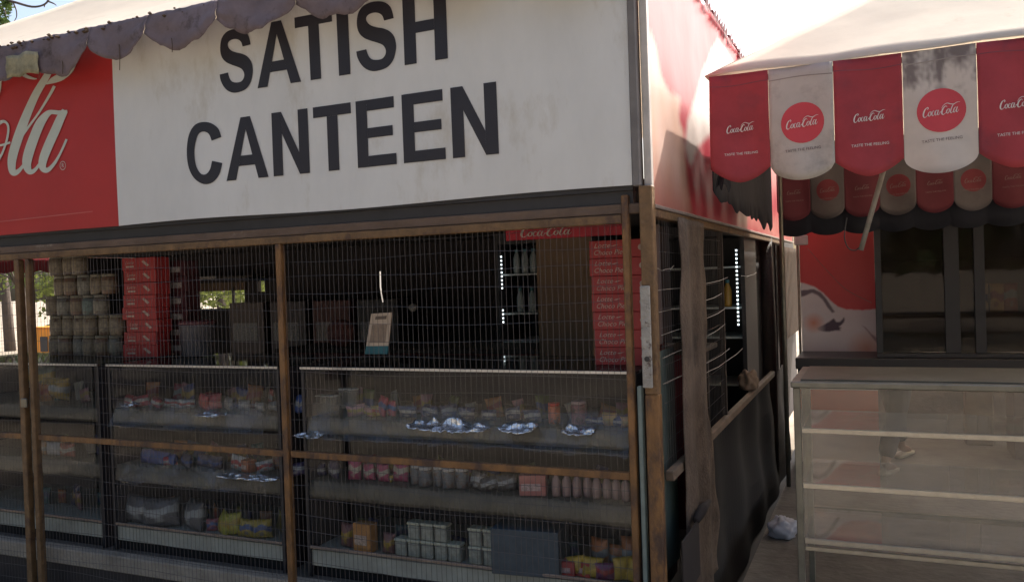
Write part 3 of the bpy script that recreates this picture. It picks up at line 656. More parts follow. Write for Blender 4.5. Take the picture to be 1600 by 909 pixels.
# drinks cooler with poster side
ck = thing('drinks_cooler', 'tall cooler wrapped in a red poster of a closed eye, behind the black table', 'cooler', (-.33, 7.5, 0))
px0, px1 = -.60, -.045
MB().box(px0, px1-.003, 7.152, 7.8, .03, 2.0, .004).build('cabinet_body', mat('cooler_red', (.35, .03, .04), .5), ck)
def cpx(P): return [(at(1240+x/6.99, 430+y/6.99, 'Y', 7.15).x, at(1240+x/6.99, 430+y/6.99, 'Y', 7.15).z) for x, y in P]
SKIN = cpx([(-40, 60), (110, 85), (230, 125), (320, 190), (400, 270), (480, 340), (570, 370), (750, 380), (960, 362), (960, 2700), (-40, 2700)])
BROW = cpx([(80, 235), (120, 225), (200, 190), (260, 215), (320, 270), (370, 350), (420, 410), (450, 400), (360, 260), (300, 190), (220, 150), (80, 165)])
LASH = cpx([(250, 575), (320, 545), (390, 505), (440, 468), (452, 490), (470, 512), (510, 505), (535, 480), (548, 452), (560, 478), (548, 515), (520, 545), (492, 562), (528, 572), (500, 584), (525, 604), (470, 600), (400, 612), (320, 612), (270, 600)])
NOS = cpx([(740, 540), (800, 600), (860, 680), (925, 760), (925, 690), (850, 640), (790, 570)])
OR1 = cpx([(220, 520)])[0]; OR2 = cpx([(800, 800)])[0]
def postcol(v):
    x, z = v[0], v[2]; r = [0]*4
    J = ((0, 0), (.004, .004), (-.004, .004), (.004, -.004), (-.004, -.004))
    for dx, dz in J:
        for i, P in enumerate((SKIN, BROW, LASH, NOS)): r[i] += pip(x+dx, z+dz, P)/len(J)
    red = Vector((.66, .05, .065)).lerp(Vector((.78, .11, .115)), max(0, min(1, (z-1.2)*1.4)))
    sk = Vector((.85, .8, .84))
    for (ox, oz), c, R_ in ((OR1, Vector((.75, .27, .15)), .09), (OR2, Vector((.75, .38, .25)), .16)):
        k = max(0, 1-math.hypot(x-ox, (z-oz)*1.0)/R_); sk = sk.lerp(c, k*.9)
    sk = sk.lerp(Vector((.8, .62, .5)), max(0, min(1, (.95-z)*2)))
    c = red.lerp(sk, r[0]); c = c.lerp(Vector((.16, .11, .15)), r[1]*.95); px_ = (x-px0)/(px1-px0)*860+100; c = c.lerp(Vector((.09, .05, .09)), r[2]*max(0, min(1, (px_-250)/140))); c = c.lerp(Vector((.25, .10, .14)), r[3]*.7)
    if .455 < z < .62: c = Vector((.7, .16, .09))
    return tuple(c)
pm = MB(); pm.grid(lambda u, v: (px0+(px1-px0)*u, 7.148, .03+1.97*v), 130, 460)
painted(pm, postcol, 'poster', mat('poster_print', attr=True, rough=.4, var=.06, scale=3), ck)
MB().box(px0-.022, px0-.003, 7.12, 7.16, .03, 1.98, .002).build('pale_edge', mat('pale_wood_edge', (.42, .36, .30), .6, 0, .4, 20), ck)
wb = at(1252, 377, 'Y', 6.9); o = MB().box(wb.x-.05, wb.x+.05, 6.86, 6.9, wb.z-.03, wb.z+.045, .006).build('junction_box', mat('white_plastic', (.7, .69, .7), .4), None); tag(o, 'small white junction box at the top left of the red poster', 'junction box')
sw = cr([at(1262, 388, 'Y', 7.0), at(1290, 420, 'Y', 7.05), at(1322, 452, 'Y', 7.08), at(1362, 473, 'Y', 7.1)], 5)
tag(MB().tube(sw, .0022, 5).build('cord', mat('pinkish_cord', (.5, .25, .24), .6), None), 'thin pale cord hanging slack across the red poster', 'cord')

# ------------------------------------------------------------------ canteen: display counters and goods
OLV = mat('olive_grey_laminate', (.115, .105, .08), .45, 0, .35, 8, .15, 30)
FILM = glass('crumpled_clear_film', dust=.012, dcol=(.45, .45, .42), bump=.5, bs=14, gl=.9, ior=1.6)
def counter(x0, x1, label, idx):
    t = thing('display_counter', label, 'display counter', ((x0+x1)/2, 3.9, 0), 'glass display counters behind the wire mesh'); y0, y1 = 3.65, 4.35
    MB().box(x0, x1, y0, y1, 1.150, 1.162).build('top_glass', glass('counter_top_glass', gl=.5, tint=(.75, .78, .76), dust=.04), t)
    MB().box(x0, x1, y0-.012, y0-.002, 1.150, 1.164, .002).build('top_edge', mat('bright_steel_edge', (.55, .55, .56), .3, .8, .2, 9), t)
    for x in (x0, x1-.02): MB().box(x, x+.02, y0, y0+.02, 0.03, 1.149).build('upright', DARK, t)
    MB().box(x0, x0+.012, y0+.022, y1, .03, 1.149).build('side_panel', INWALL, t); MB().box(x1-.012, x1, y0+.022, y1, .03, 1.149).build('side_panel', INWALL, t)
    MB().box(x0+.013, x1-.013, y1-.02, y1, .03, 1.149).build('back_panel', INWALL, t)
    for z, h in ((.885, .085), (.545, .095)):
        sh = MB().box(x0+.013, x1-.013, y0+.03, y1-.03, z-.012, z).build('shelf', OLV, t)
        fm = MB(); s_ = idx*7+z
        fm.grid(lambda u, v: (x0+.02+(x1-x0-.04)*u, y0+.028-.02*math.sin(v*2.2)-.006*noise.noise(Vector((u*14, v*2, s_))), z+.004-h*v), 50, 5)
        fm.build('shelf_front', OLV, sh, True, solid=.002)
    MB().box(x0+.02, x1-.02, y0-.004, y0+.01, .185, .20, .002).build('lower_edge', mat('dull_bronze_edge', (.30, .24, .20), .4, .6), t)
    MB().box(x0+.02, x1-.02, y0+.012, y1-.03, .09, .175).build('base_panel', mat('grimy_white_laminate', (.33, .34, .30), .6, 0, .3, 6), t)
    MB().box(x0+.02, x1-.02, y0+.03, y0+.04, .03, .085).build('kick_board', BLACK, t)
    MB().box(x0+.021, x1-.021, y0+.002, y0+.006, .21, 1.149).build('front_glass', glass('counter_front_glass', gl=.3, dust=.006, dcol=(.3, .3, .28)), t)
    return t
CR_ = [(-2.87, -1.02, 'right hand glass counter, next to the ochre corner post'), (-4.32, -3.02, 'glass counter between the two mesh posts, under the jar pile'), (-5.95, -4.40, 'leftmost glass counter behind the double post')]
for i, (a, b, l) in enumerate(CR_): counter(a, b, l, i)
# crumpled plastic film hanging over the upper shelf fronts: reflects the open sky behind the viewer
def film(a, b, z0, z1, seed, label):
    mb = MB()
    def f(u, v):
        x = a+(b-a)*u; q = Vector((x*7, v*1.6, seed)); q2 = Vector((x*22, v*4, seed))
        return (x, 3.64-.05+.07*v+.045*noise.noise(q)+.014*noise.noise(q2), z0+(z1-z0)*v+.02*noise.noise(Vector((x*5, 0, seed)))*(.4+v)+.008*noise.noise(q2))
    mb.grid(f, int((b-a)*90), 14)
    return tag(mb.build('plastic_film', FILM, None, True), label, 'plastic film')
film(-2.80, -1.05, .79, .97, 1.5, 'crumpled clear plastic film with bright glints on the right counter')
film(-4.25, -3.08, .80, .95, 4.5, 'crumpled clear plastic film on the counter below the red cartons')
film(-4.2, -3.1, .47, .58, 8.5, 'short clear plastic film along the middle shelf of the left centre counter')

GLINT_FOIL = mat('silver_foil', (.92, .93, .95), .24, 1, 0, bump=.6, bscale=45)  # added foil pieces stand in for sky glints on film and glass
def foil(px0, px1, py, seed, label, h=.045):
    p, q = at(px0, py, 'Y', 3.62), at(px1, py, 'Y', 3.62); mb = MB()
    def f(u, v):
        x = p.x+(q.x-p.x)*u; n = noise.noise(Vector((x*18, v*2.5, seed))); n2 = noise.noise(Vector((x*45, v*5, seed)))
        e_ = math.sin(math.pi*u)**.3
        return (x, 3.60+-.02+.075*v-.022*n-.010*n2, p.z+(v-.5)*h*e_*(1+.9*n+.5*n2)+.012*n)
    mb.grid(f, max(20, int((q.x-p.x)*150)), 10)
    return tag(mb.build('foil_strip', GLINT_FOIL, None, True, solid=.002), label, 'foil wrapper')
foil(640, 764, 662, 1, 'long crumpled silver foil strip glinting at the middle of the right counter')
foil(784, 838, 665, 2, 'short bright silver foil piece right of the long glinting strip', .05)
foil(880, 930, 671, 3, 'tapering silver foil piece near the right end of the counter', .028)
foil(466, 506, 677, 4, 'small silver foil scrap just right of the middle mesh post', .025)
foil(312, 350, 646, 5, 'tiny silver foil scrap left of the middle mesh post on the upper shelf front', .014)
foil(345, 432, 741, 6, 'thin silver foil strip on the middle shelf front left of the mesh post', .014)
foil(196, 212, 631, 7, 'tiniest silver foil scrap under the wide red carton stack', .014)
GJ = 'stacked jars on the counter top'
labels_r = ['bottom', 'second', 'third', 'fourth', 'top']
LIDS = {'pale': (.36, .34, .28)}
kinds = [('cream', (0.255, 0.212, 0.153), ('pale', (0.238, 0.221, 0.170)), (0.289, 0.246, 0.187)), ('grey', (0.187, 0.187, 0.170), ('grey', (0.221, 0.221, 0.196)), (0.289, 0.281, 0.246)), ('brown', (0.187, 0.111, 0.076), ('pale', (0.238, 0.221, 0.170)), (0.272, 0.221, 0.162)), ('teal', (0.119, 0.170, 0.170), ('grey', (0.221, 0.221, 0.196)), (0.170, 0.238, 0.238))]
JH = .141; ORD = ['first', 'second', 'third', 'fourth', 'fifth', 'sixth', 'seventh', 'eighth']
for r_ in range(5):
    n = (6, 6, 5, 5, 3)[r_]
    for i in range(n):
        k = kinds[3] if (r_, i) == (2, 3) else kinds[(i*2+r_*3+i*r_) % 3]
        x = -5.42+.118*i+(.03 if r_ % 2 else 0)+random.uniform(-.006, .006)+(.05 if r_ > 2 else 0); y = 4.16+random.uniform(-.012, .012)
        lab = {'cream': 'cream labelled', 'grey': 'grey labelled', 'brown': 'brown labelled', 'teal': 'teal labelled'}[k[0]]
        place('j'+k[0], jar(k[0], k[1], k[2], .054, .14, k[3]), (x, y, 1.163+JH*r_), f'{lab} jar, {ORD[i] if i < n-1 else "last"} from the left in the {labels_r[r_]} row of the jar pile', GJ, random.random()*6)
# choco pie cartons
def pie_text(w_, h_, d_):
    def f(t):
        F = lambda dx, dz: (lambda x, y: (x+dx, -d_/2-.0015, h_/2+y+dz))
        text('brand_print', 'Lotte', PRINTW, t, F(-.025, .017), .032, .35, w_*.46)
        text('product_print', 'Choco Pie', PRINTW, t, F(.004, -.017), .034, .3, w_*.80)
        MB().add([(w_*.12, -d_/2-.0015, h_*.66), (w_*.2, -d_/2-.0015, h_*.7), (w_*.34, -d_/2-.0015, h_*.74), (w_*.2, -d_/2-.0015, h_*.64)], [(0, 1, 2, 3)]).build('swoosh', PRINTW, t)
        pass
    return f
pos = ['bottom', 'second', 'third', 'fourth', 'fifth', 'sixth', 'top']
for i in range(7):
    place('pie', carton('pie', (.42, .025, .025), .18, .10, .086, pie_text(.18, .086, .10), RED), (-1.20+random.uniform(-.004, .004)-.002*i, 3.95, 1.163+.0865*i), f'red choco pie carton, {pos[i]} from the counter in the right hand stack' if 0 < i < 6 else f'red choco pie carton, {pos[i]} one of the right hand stack', 'choco pie cartons in the right hand stack', random.uniform(-.05, .05))
def dots(t):
    MB().lathe([(.0001, 0), (.012, .0)], 10).v
    mb = MB(); mb.add([(.012*math.cos(a*math.pi/6)-.01, -.0515, .045+.014*math.sin(a*math.pi/6)) for a in range(12)], [tuple(range(12))]); mb.build('white_dot', PRINTW, t)
for i in range(7):
    place('pie2', carton('pie2', (.42, .025, .025), .135, .10, .086, dots, RED), (-1.028+random.uniform(-.004, .004), 3.93, 1.163+.0865*i), f'red carton with a white dot, {pos[i]} in the narrow stack beside the corner post', 'narrow stack of red cartons by the corner post')
def pl_print(t):
    text('brand_print', 'Lotte', PRINTW, t, lambda x, y: (x-.08, -.0615, .05+y), .03, .35, .08)
    mb = MB(); mb.add([(.03, -.0615, .055), (.05, -.0615, .062), (.10, -.0615, .03), (.08, -.0615, .02)], [(0, 1, 2, 3)]); mb.build('printed_streak', PRINTW, t)
    mb = MB(); mb.add([(-.11, -.0615, .018), (-.04, -.0615, .018), (-.04, -.0615, .03), (-.11, -.0615, .03)], [(0, 1, 2, 3)]); mb.build('printed_bar', PRINTW, t)
p8 = ['bottom', 'second', 'third', 'fourth', 'fifth', 'sixth', 'seventh', 'top']
for i in range(8):
    place('pieL', carton('pieL', (.20, .015, .018), .30, .12, .082, pl_print, RED), (-4.50+random.uniform(-.016, .016), 4.14+random.uniform(-.012, .012), 1.163+.0823*i), f'red carton, {p8[i]} of the wide stack right of the jars', 'wide stack of red cartons right of the jars', random.uniform(-.07, .07))
for i in range(6):
    place('pieB', carton('pieB', (.06, .010, .016), .22, .12, .105, None), (-4.36+random.uniform(-.01, .01), 4.30, 1.163+.1055*i), f'dull maroon carton, {p8[i] if i < 5 else "top"} of the stack behind the red cartons', 'dull maroon cartons behind the red ones')

def goods(specs, z, ybase, group_prefix):
    for key, mk, pxs, py, label, grp in specs:
        for i, px in enumerate(pxs):
            p = at(px, py, 'Y', ybase)
            o = place(key, mk, (p.x, ybase+random.uniform(-.02, .02), z), label if len(pxs) == 1 else (ORD[i] if i < len(pxs)-1 else 'last')+' from left, '+label, grp if len(pxs) > 1 else None, random.uniform(-.35, .35))
            if o.type == 'MESH': o.scale = (random.uniform(.85, 1.2), 1, random.uniform(.75, 1.12)); o.rotation_euler = (random.uniform(-.25, .1), random.uniform(-.22, .22), random.uniform(-.6, .6))
gA = [
 ('a_red', pack('a_red', (.32, .04, .04), .13, .07, .07), (205, 225, 246), 625, 'dark red packet on the top shelf below the wide red stack', 'dark red packets, top shelf of the left centre counter'),
 ('a_sil', pack('a_sil', (.40, .40, .38), .09, .06, .05), (268, 292), 628, 'silvery packet on the top shelf between red ones', 'silvery packets on the top shelf'),
 ('a_red2', pack('a_red2', (.40, .07, .08), .12, .10, .06), (322, 334), 615, 'rounded red packet, middle of the left centre top shelf', 'rounded red packets, middle of the top shelf'),
 ('a_grey', pack('a_grey', (.18, .18, .17), .09, .07, .05), (352, 380, 405, 425), 628, 'grey packet near the post on the top shelf', 'grey packets on the top shelf near the post'),
 ('a_blue', pack('a_blue', (.04, .08, .25), .07, .11, .05), (462, 474), 630, 'blue packet just right of the ochre middle post', 'blue packets right of the middle post'),
 ('a_pink', pack('a_pink', (.45, .22, .2), .09, .06, .05), (560, 575), 640, 'pink packet beside the clear tumblers', 'pink packets beside the tumblers'),
 ('a_red3', pack('a_red3', (.34, .03, .06), .08, .10, .05), (596, 612), 632, 'crimson packet on the top shelf right of the tumblers', 'crimson packets right of the tumblers'),
 ('a_yel', pack('a_yel', (.40, .30, .06), .05, .06, .04), (592,), 648, 'small yellow packet in front of the crimson ones', None),
 ('a_dark', pack('a_dark', (.06, .06, .1), .10, .07, .05), (640, 668, 700, 732, 765, 800, 835), 650, 'dark blue packet under the glinting film', 'dark packets under the film'),
 ('a_orj', jar('a_orj', (.55, .12, .04), ('red_', (.5, .05, .03)), .03, .10), (866,), 640, 'orange red jar on the top shelf near the corner', None),
 ('a_pnj', jar('a_pnj', (.30, .12, .12), ('mauve', (.40, .28, .28)), .04, .11), (903,), 645, 'mauve lidded jar right of the orange red jar', None),
 ('a_gold', pack('a_gold', (.45, .26, .06), .08, .06, .05), (955, 984), 655, 'golden yellow packet at the right end of the top shelf', 'golden packets at the right end'),
 ('a_navy', pack('a_navy', (.05, .05, .12), .12, .05, .05), (925, 968), 670, 'navy packet in front of the golden ones', 'navy packets at the right end')]
goods(gA, .887, 3.80, 'top')
def tumbler():
    t = thing('tumbler', 'x', 'tumbler', world=False)
    MB().lathe([(.026, 0), (.034, .10), (.036, .102)], 14).build('cup_wall', glass('cloudy_cup', dust=.22, dcol=(.5, .52, .5)), t, True)
    MB().lathe([(.036, .1025), (.037, .106), (.034, .107)], 14).build('rim', mat('cup_rim', (.45, .46, .44), .4), t, True); return t
for i, px in enumerate((496, 509, 522, 540, 552)):
    p = at(px, 640, 'Y', 3.78); place('tumbler', tumbler, (p.x, 3.78, .887+(.04 if i > 2 else 0)), ORD[i]+' from left, clear plastic tumbler on the top shelf near the middle post', 'clear tumblers on the top shelf')
gB = [
 ('b_blue', pack('b_blue', (.04, .06, .22), .12, .08, .06), (228, 250, 268), 720, 'navy blue packet on the middle shelf of the left centre counter', 'navy blue packets on the middle shelf'),
 ('b_red', pack('b_red', (.42, .03, .06), .10, .05, .05), (268,), 728, 'bright red packet in front of the navy blue ones', None),
 ('b_dk', pack('b_dk', (.07, .06, .08), .10, .09, .06), (292, 315, 338), 725, 'dark packet on the middle shelf beside the bright red one', 'dark packets on the middle shelf'),
 ('b_sil', pack('b_sil', (.36, .38, .38), .11, .08, .06), (370, 414), 722, 'silver grey packet on the middle shelf left of the post', 'silver packets on the middle shelf left of the post'),
 ('b_or', carton('b_or', (.38, .14, .07), .07, .06, .07), (392,), 735, 'small orange carton between the silver packets', None),
 ('b_nv', pack('b_nv', (.05, .04, .10), .10, .09, .06), (470, 495, 520), 738, 'dark violet packet right of the post on the middle shelf', 'dark violet packets'),
 ('b_mag', pack('b_mag', (.30, .03, .10), .09, .11, .06), (556, 578, 600, 622), 738, 'magenta packet on the middle shelf', 'magenta packets on the middle shelf'),
 ('b_yl', pack('b_yl', (.45, .33, .05), .05, .04, .04), (606,), 755, 'tiny yellow packet under the magenta ones', None),
 ('b_gr', jar('b_gr', (.12, .14, .16), ('greyw', (.42, .42, .42)), .035, .10, None), (650, 668, 686, 704, 722), 745, 'dark jar with grey lid on the middle shelf', 'dark jars with grey lids'),
 ('b_dk2', pack('b_dk2', (.08, .07, .06), .10, .09, .06), (745, 768, 792), 750, 'brownish packet beside the pink carton', 'brownish packets on the middle shelf'),
 ('b_pk', carton('b_pk', (.42, .15, .13), .13, .08, .10), (836,), 775, 'pink red carton on the middle shelf left of the white capped bottles', None),
 ('b_bt', bottle('b_bt', (.30, .20, .19), ('cream', (.55, .52, .46)), .022, .115), tuple(872+int(i*15.3) for i in range(8)), 775, 'pinkish bottle with broad cream cap on the middle shelf', 'row of cream capped bottles')]
goods(gB, .547, 3.76, 'middle')
gC = [
 ('c_gr', pack('c_gr', (.085, .085, .09), .22, .20, .12), (215, 255, 300), 800, 'big dull grey bag on the bottom shelf of the left centre counter', 'big grey bags on the bottom shelf'),
 ('c_yl', pack('c_yl', (.34, .32, .04), .11, .12, .07), (348, 366), 800, 'yellow green packet, bottom shelf left of the post', 'yellow green packets'),
 ('c_yo', pack('c_yo', (.36, .27, .04), .12, .13, .07), (388, 410), 805, 'mustard packet right of the yellow green ones', 'mustard packets on the bottom shelf'),
 ('c_pk', pack('c_pk', (.28, .07, .09), .08, .07, .05), (330,), 815, 'pinkish packet at the foot of the yellow green ones', None),
 ('c_br', pack('c_br', (.16, .07, .07), .08, .12, .06), (540, 608), 845, 'dull maroon packet beside the orange carton', 'maroon packets beside the orange carton'),
 ('c_or', carton('c_or', (.42, .20, .06), .11, .07, .15), (573,), 845, 'orange carton on the bottom shelf of the right counter', None),
 ('c_bl', carton('c_bl', (.05, .07, .09), .34, .2, .22), (830,), 870, 'large slate blue carton on the bottom shelf', None),
 ('c_rd', carton('c_rd', (.36, .05, .05), .10, .08, .07), (885, 912), 888, 'red carton on the bottom shelf near the corner', 'red cartons on the bottom shelf near the corner'),
 ('c_ye', pack('c_ye', (.50, .34, .04), .10, .10, .06), (905, 925, 975, 990), 888, 'bright yellow packet on the bottom shelf near the corner', 'bright yellow packets near the corner'),
 ('c_ob', pack('c_ob', (.42, .16, .06), .11, .15, .07), (940, 962, 985), 875, 'orange brown packet at the back of the bottom shelf', 'orange brown packets at the back'),
 ('c_vi', pack('c_vi', (.18, .04, .12), .10, .10, .06), (948,), 895, 'violet packet among the yellow ones at the corner', None)]
goods([s for s in gC if s[0] not in ('c_ob',)], .178, 3.74, 'bottom'); goods([s for s in gC if s[0] == 'c_ob'], .178, 3.86, 'bottom')
def tub():
    t = thing('food_tub', 'x', 'food tub', world=False)
    MB().box(-.034, .034, -.03, .03, 0, .075, .006).build('tub_body', mat('cloudy_tub', (.30, .32, .28), .3, 0, .4, 40), t)
    MB().box(-.037, .037, -.033, .033, .0755, .09, .004).build('lid', mat('tub_lid', (.5, .52, .42), .4), t); return t
for i, px in enumerate((630, 650, 671, 692, 713, 745, 768)):
    for j in range(2 if i not in (0, 4) else 1):
        p = at(px, 850, 'Y', 3.74); place('tub', tub, (p.x, 3.74+.004*j, .178+j*.091), f'clear tub with pale lid, {ORD[i]} stack from left, {"upper" if j else "lower"} one', 'clear tubs with pale lids')
# jumble of small sachets between the larger goods
PAL = {'crimson': (.42, .03, .05), 'lemon': (.5, .42, .06), 'teal': (.04, .22, .24), 'orange': (.5, .18, .03), 'ivory': (.48, .45, .36), 'navy': (.04, .05, .2), 'olive': (.16, .2, .05), 'pink': (.38, .16, .19)}
rs = random.Random(11)
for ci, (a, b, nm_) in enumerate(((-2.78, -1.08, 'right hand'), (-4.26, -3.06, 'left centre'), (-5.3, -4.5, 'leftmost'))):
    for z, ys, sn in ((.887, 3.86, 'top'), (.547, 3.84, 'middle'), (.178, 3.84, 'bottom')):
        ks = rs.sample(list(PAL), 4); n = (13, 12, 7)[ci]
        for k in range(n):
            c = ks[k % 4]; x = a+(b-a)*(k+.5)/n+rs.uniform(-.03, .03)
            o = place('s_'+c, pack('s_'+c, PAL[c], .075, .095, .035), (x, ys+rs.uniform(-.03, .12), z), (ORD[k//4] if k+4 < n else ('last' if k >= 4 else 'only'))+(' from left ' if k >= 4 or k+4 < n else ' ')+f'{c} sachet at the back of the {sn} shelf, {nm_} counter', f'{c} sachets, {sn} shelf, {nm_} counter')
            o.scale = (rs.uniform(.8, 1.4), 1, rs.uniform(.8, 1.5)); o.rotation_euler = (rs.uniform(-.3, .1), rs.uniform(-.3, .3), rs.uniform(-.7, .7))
# left end goods
p = at(88, 612, 'Y', 3.9); place('ybag', pack('ybag', (.34, .22, .03), .26, .15, .14), (p.x, 3.9, .887), 'mustard yellow bag on the top shelf of the leftmost counter')
p = at(75, 590, 'Y', 4.15); place('gbag', pack('gbag', (.14, .17, .12), .3, .16, .12), (p.x, 4.1, .93), 'dull green bag behind the mustard yellow one')
for i, (px, c, l) in enumerate(((62, (.35, .2, .1), 'tan'), (85, (.3, .3, .3), 'grey'), (105, (.3, .08, .05), 'rust red'))):
    p = at(px, 690, 'Y', 3.76); place('lm'+l, pack('lm'+l, c, .14, .09, .07), (p.x, 3.76, .547), f'{l} packet on the middle shelf of the leftmost counter')
p = at(310, 548, 'Y', 4.2)
t = thing('storage_tub', 'cloudy plastic storage tub standing right of the carton stacks', 'tub', (p.x, 4.2, 1.163), world=False)
MB().lathe([(.09, 0), (.105, .01), (.115, .2), (.118, .205)], 18).build('tub_wall', mat('cloudy_plastic', (.16, .15, .17), .3, 0, .4, 12), t, True)
MB().lathe([(.12, .206), (.12, .225), (.1, .232)], 18).build('lid', mat('maroon_lid', (.16, .06, .08), .4), t, True)

# payment board (code left blank)
c0, c1, c2, c3 = (at(x, y, 'Y', 3.78) for x, y in ((580, 490), (612, 488), (605, 553), (570, 553)))
pg = thing('payment_sign', 'small cream payment board with a teal foot, leaning on the counter top', 'sign', (c3.x, 3.78, 1.163))
def quadbox(a, b, c, d, y, th_, nm, mm, par):
    vs = [(p.x, y, p.z) for p in (a, b, c, d)]+[(p.x, y+th_, p.z) for p in (a, b, c, d)]
    return MB().add(vs, [(0, 1, 2, 3), (7, 6, 5, 4), (0, 4, 5, 1), (1, 5, 6, 2), (2, 6, 7, 3), (3, 7, 4, 0)]).build(nm, mm, par)
m0, m1 = c0.lerp(c3, .80), c1.lerp(c2, .80)
quadbox(c0, c1, m1, m0, 3.78, .008, 'board', mat('cream_card', (.50, .40, .32), .6, 0, .1), pg)
quadbox(m0, m1, c2, c3, 3.779, .010, 'foot_band', TEAL, pg)
e = lambda u, v: (lambda p: Vector((p.x, 0, p.z)))((c0.lerp(c1, u)).lerp(m0.lerp(m1, u), v))
quadbox(e(.14, .34), e(.86, .34), e(.86, .90), e(.14, .90), 3.777, .002, 'faded_square', mat('faded_brown_square', (.28, .21, .16), .7, 0, .3, 30), pg)
quadbox(e(.25, .09), e(.78, .09), e(.78, .19), e(.25, .19), 3.777, .002, 'dark_strip', mat('smudged_print', (.15, .11, .09), .7), pg)

# interior furnishings
t = tag(MB().box(-2.03, -1.66, 5.0, 5.03, 1.05, 1.86, .004).build('cardboard_sheet', CARD, None), 'tall brown cardboard sheet standing left of the right hand red cartons', 'cardboard')
sgn = thing('small_sign', 'narrow red soft drink sign with white script above the cardboard sheet', 'sign', (-1.79, 4.6, 1.82))
MB().box(-2.06, -1.30, 4.6, 4.62, 1.825, 1.925, .003).build('sign_board', mat('bright_red_sign', (.55, .02, .05), .4), sgn)
lg = MB(); strokes(lg, LOGO, lambda x, y, s: (-1.96+x*.105, 4.597-s*.0005, 1.838+y*.062), 4); lg.build('script_logo', PWH, sgn)
rb = thing('back_counter', 'low dark red counter running behind the glass display counters', 'counter', (-2.6, 5.1, 0))
MB().box(-4.2, -1.0, 5.04, 5.6, 1.10, 1.13, .004).build('worktop', WOODD, rb); MB().box(-4.18, -1.02, 5.07, 5.09, .03, 1.099).build('front_board', mat('dark_red_board', (.12, .014, .018), .5), rb)
for x in (-4.15, -1.1): MB().box(x, x+.05, 5.5, 5.55, .03, 1.099).build('leg', WOODD, rb)
LEDM = mat('led_white', (.9, 1, 1), .4, var=0, emit=((.82, .95, 1), 1.5))
def cooler(x0, x1, y0, y1, label, ledx, zr, par=None, faces='front'):
    t = thing('glass_door_cooler', label, 'cooler', ((x0+x1)/2, (y0+y1)/2, 0))
    b = MB(); b.box(x0, x0+.03, y0, y1, .03, 1.94); b.box(x1-.03, x1, y0+(.0 if faces == 'front' else .25), y1, .03, 1.94); b.box(x0+.03, x1-.03, y1-.03, y1, .03, 1.94); b.box(x0+.03, x1-.03, y0, y1-.03, .03, .3); b.box(x0+.03, x1-.03, y0, y1-.03, 1.86, 1.94)
    b.build('cooler_shell', DARK, t)
    for z in (.75, 1.10, 1.32, 1.62): MB().box(x0+.035, x1-.035, y0+.04, y1-.04, z, z+.012).build('shelf', mat('cooler_rack', (.5, .55, .55), .4), t)
    for z0, z1 in zr:
        d = MB(); z = z0
        while z < z1: d.box(ledx-.006, ledx+.006, y0-.012, y0-.005, z, z+.012); z += .030
        d.build('led_strip', LEDM, t)
    return t
c1_ = cooler(-2.72, -1.95, 5.85, 6.5, 'glass door drinks cooler with lit led strip at the back of the canteen', -2.662, [(1.52, 1.78), (1.26, 1.36)])
zc = at(1154, 450, 'Y', 6.3)
c2_ = cooler(-1.62, -.905, 6.25, 6.85, 'narrow drinks cooler with a long led strip seen through the side wires', zc.x, [(1.20, 1.77)])
def clear_bottle(): return bottle('clear', (.30, .34, .34), ('teal', (.1, .25, .28)), .028, .19)()
for i, (x, z) in enumerate(((-2.60, 1.633), (-2.53, 1.633), (-2.46, 1.633), (-2.38, 1.633), (-2.58, 1.332), (-2.48, 1.332), (-2.38, 1.332))):
    place('cb', clear_bottle, (x, 6.0, z), 'pale bottle, %s from the left on the %s rack of the cooler at the back' % ((ORD[i] if z > 1.5 else ORD[i-4]), 'upper' if z > 1.5 else 'lower'), 'pale bottles in the cooler')
for i, (x, z) in enumerate(((-1.05, 1.332),)):
    place('ybt', bottle('amber', (.45, .25, .05), ('teal', (.1, .25, .28)), .03, .2), (x, 6.36, z), 'amber bottle standing behind the long led strip of the narrow cooler')
# upright glowing strip and odd goods
q0, q1 = at(594, 424, 'Y', 5.3), at(598, 472, 'Y', 5.3)
tl = thing('tube_light', 'thin lit white tube hanging upright in the dark interior', 'tube light', q1)
MB().tube([q0, q0.lerp(q1, .5)+Vector((-.008, 0, 0)), q1], .0045, 8).build('glowing_tube', mat('dim_tube', (.9, .85, .8), .5, var=0, emit=((1, .88, .75), .38)), tl, True)  # thin emissive strip
MB().tube([q0, (q0.x+.01, 5.3, 1.968)], .0025, 5).build('cord', DARK, tl)
def ball(nm, px, py, Y, r, col, label, cat, z):
    p = at(px, py, 'Y', Y); mb = MB(); mb.lathe([(r*math.sin(math.pi*i/12)+.001, r-r*math.cos(math.pi*i/12)) for i in range(13)], 18, (0, 0, 0))
    o = mb.build(nm, mat('m_'+nm, col, .6, 0, .4, 10, .5, 20), None, True); o.location = (p.x, Y, z); tag(o, label, cat)
ball('cloth_bundle', 533, 535, 5.15, .105, (.20, .07, .06), 'round dull red cloth bundle on the back counter', 'bundle', 1.13)
ball('crumpled_bag', 645, 480, 5.2, .03, (.30, .28, .26), 'small pale crumpled bag above the back counter, right of the payment board', 'bag', at(645, 487, 'Y', 5.2).z)
t = tag(MB().tube([(at(645, 480, 'Y', 5.2).x, 5.2, at(645, 480, 'Y', 5.2).z+.04), (at(645, 480, 'Y', 5.2).x, 5.2, 1.968)], .002, 5).build('hanging_string', DARK, None), 'string holding the small pale bag from the ceiling', 'string')
sf = thing('wall_shelf', 'wooden shelf with a pale front strip high on the dark back wall', 'shelf', (-6.2, 6.7, 1.7))
MB().box(-6.95, -5.75, 6.6, 6.94, 1.70, 1.72).build('board', WOODD, sf); MB().box(-6.95, -6.2, 6.59, 6.599, 1.70, 1.725).build('front_strip', mat('pale_strip', (.35, .32, .3), .6), sf)
for x in (-6.9, -5.85): MB().box(x, x+.02, 6.62, 6.94, 1.66, 1.699).build('bracket', DARK, sf)
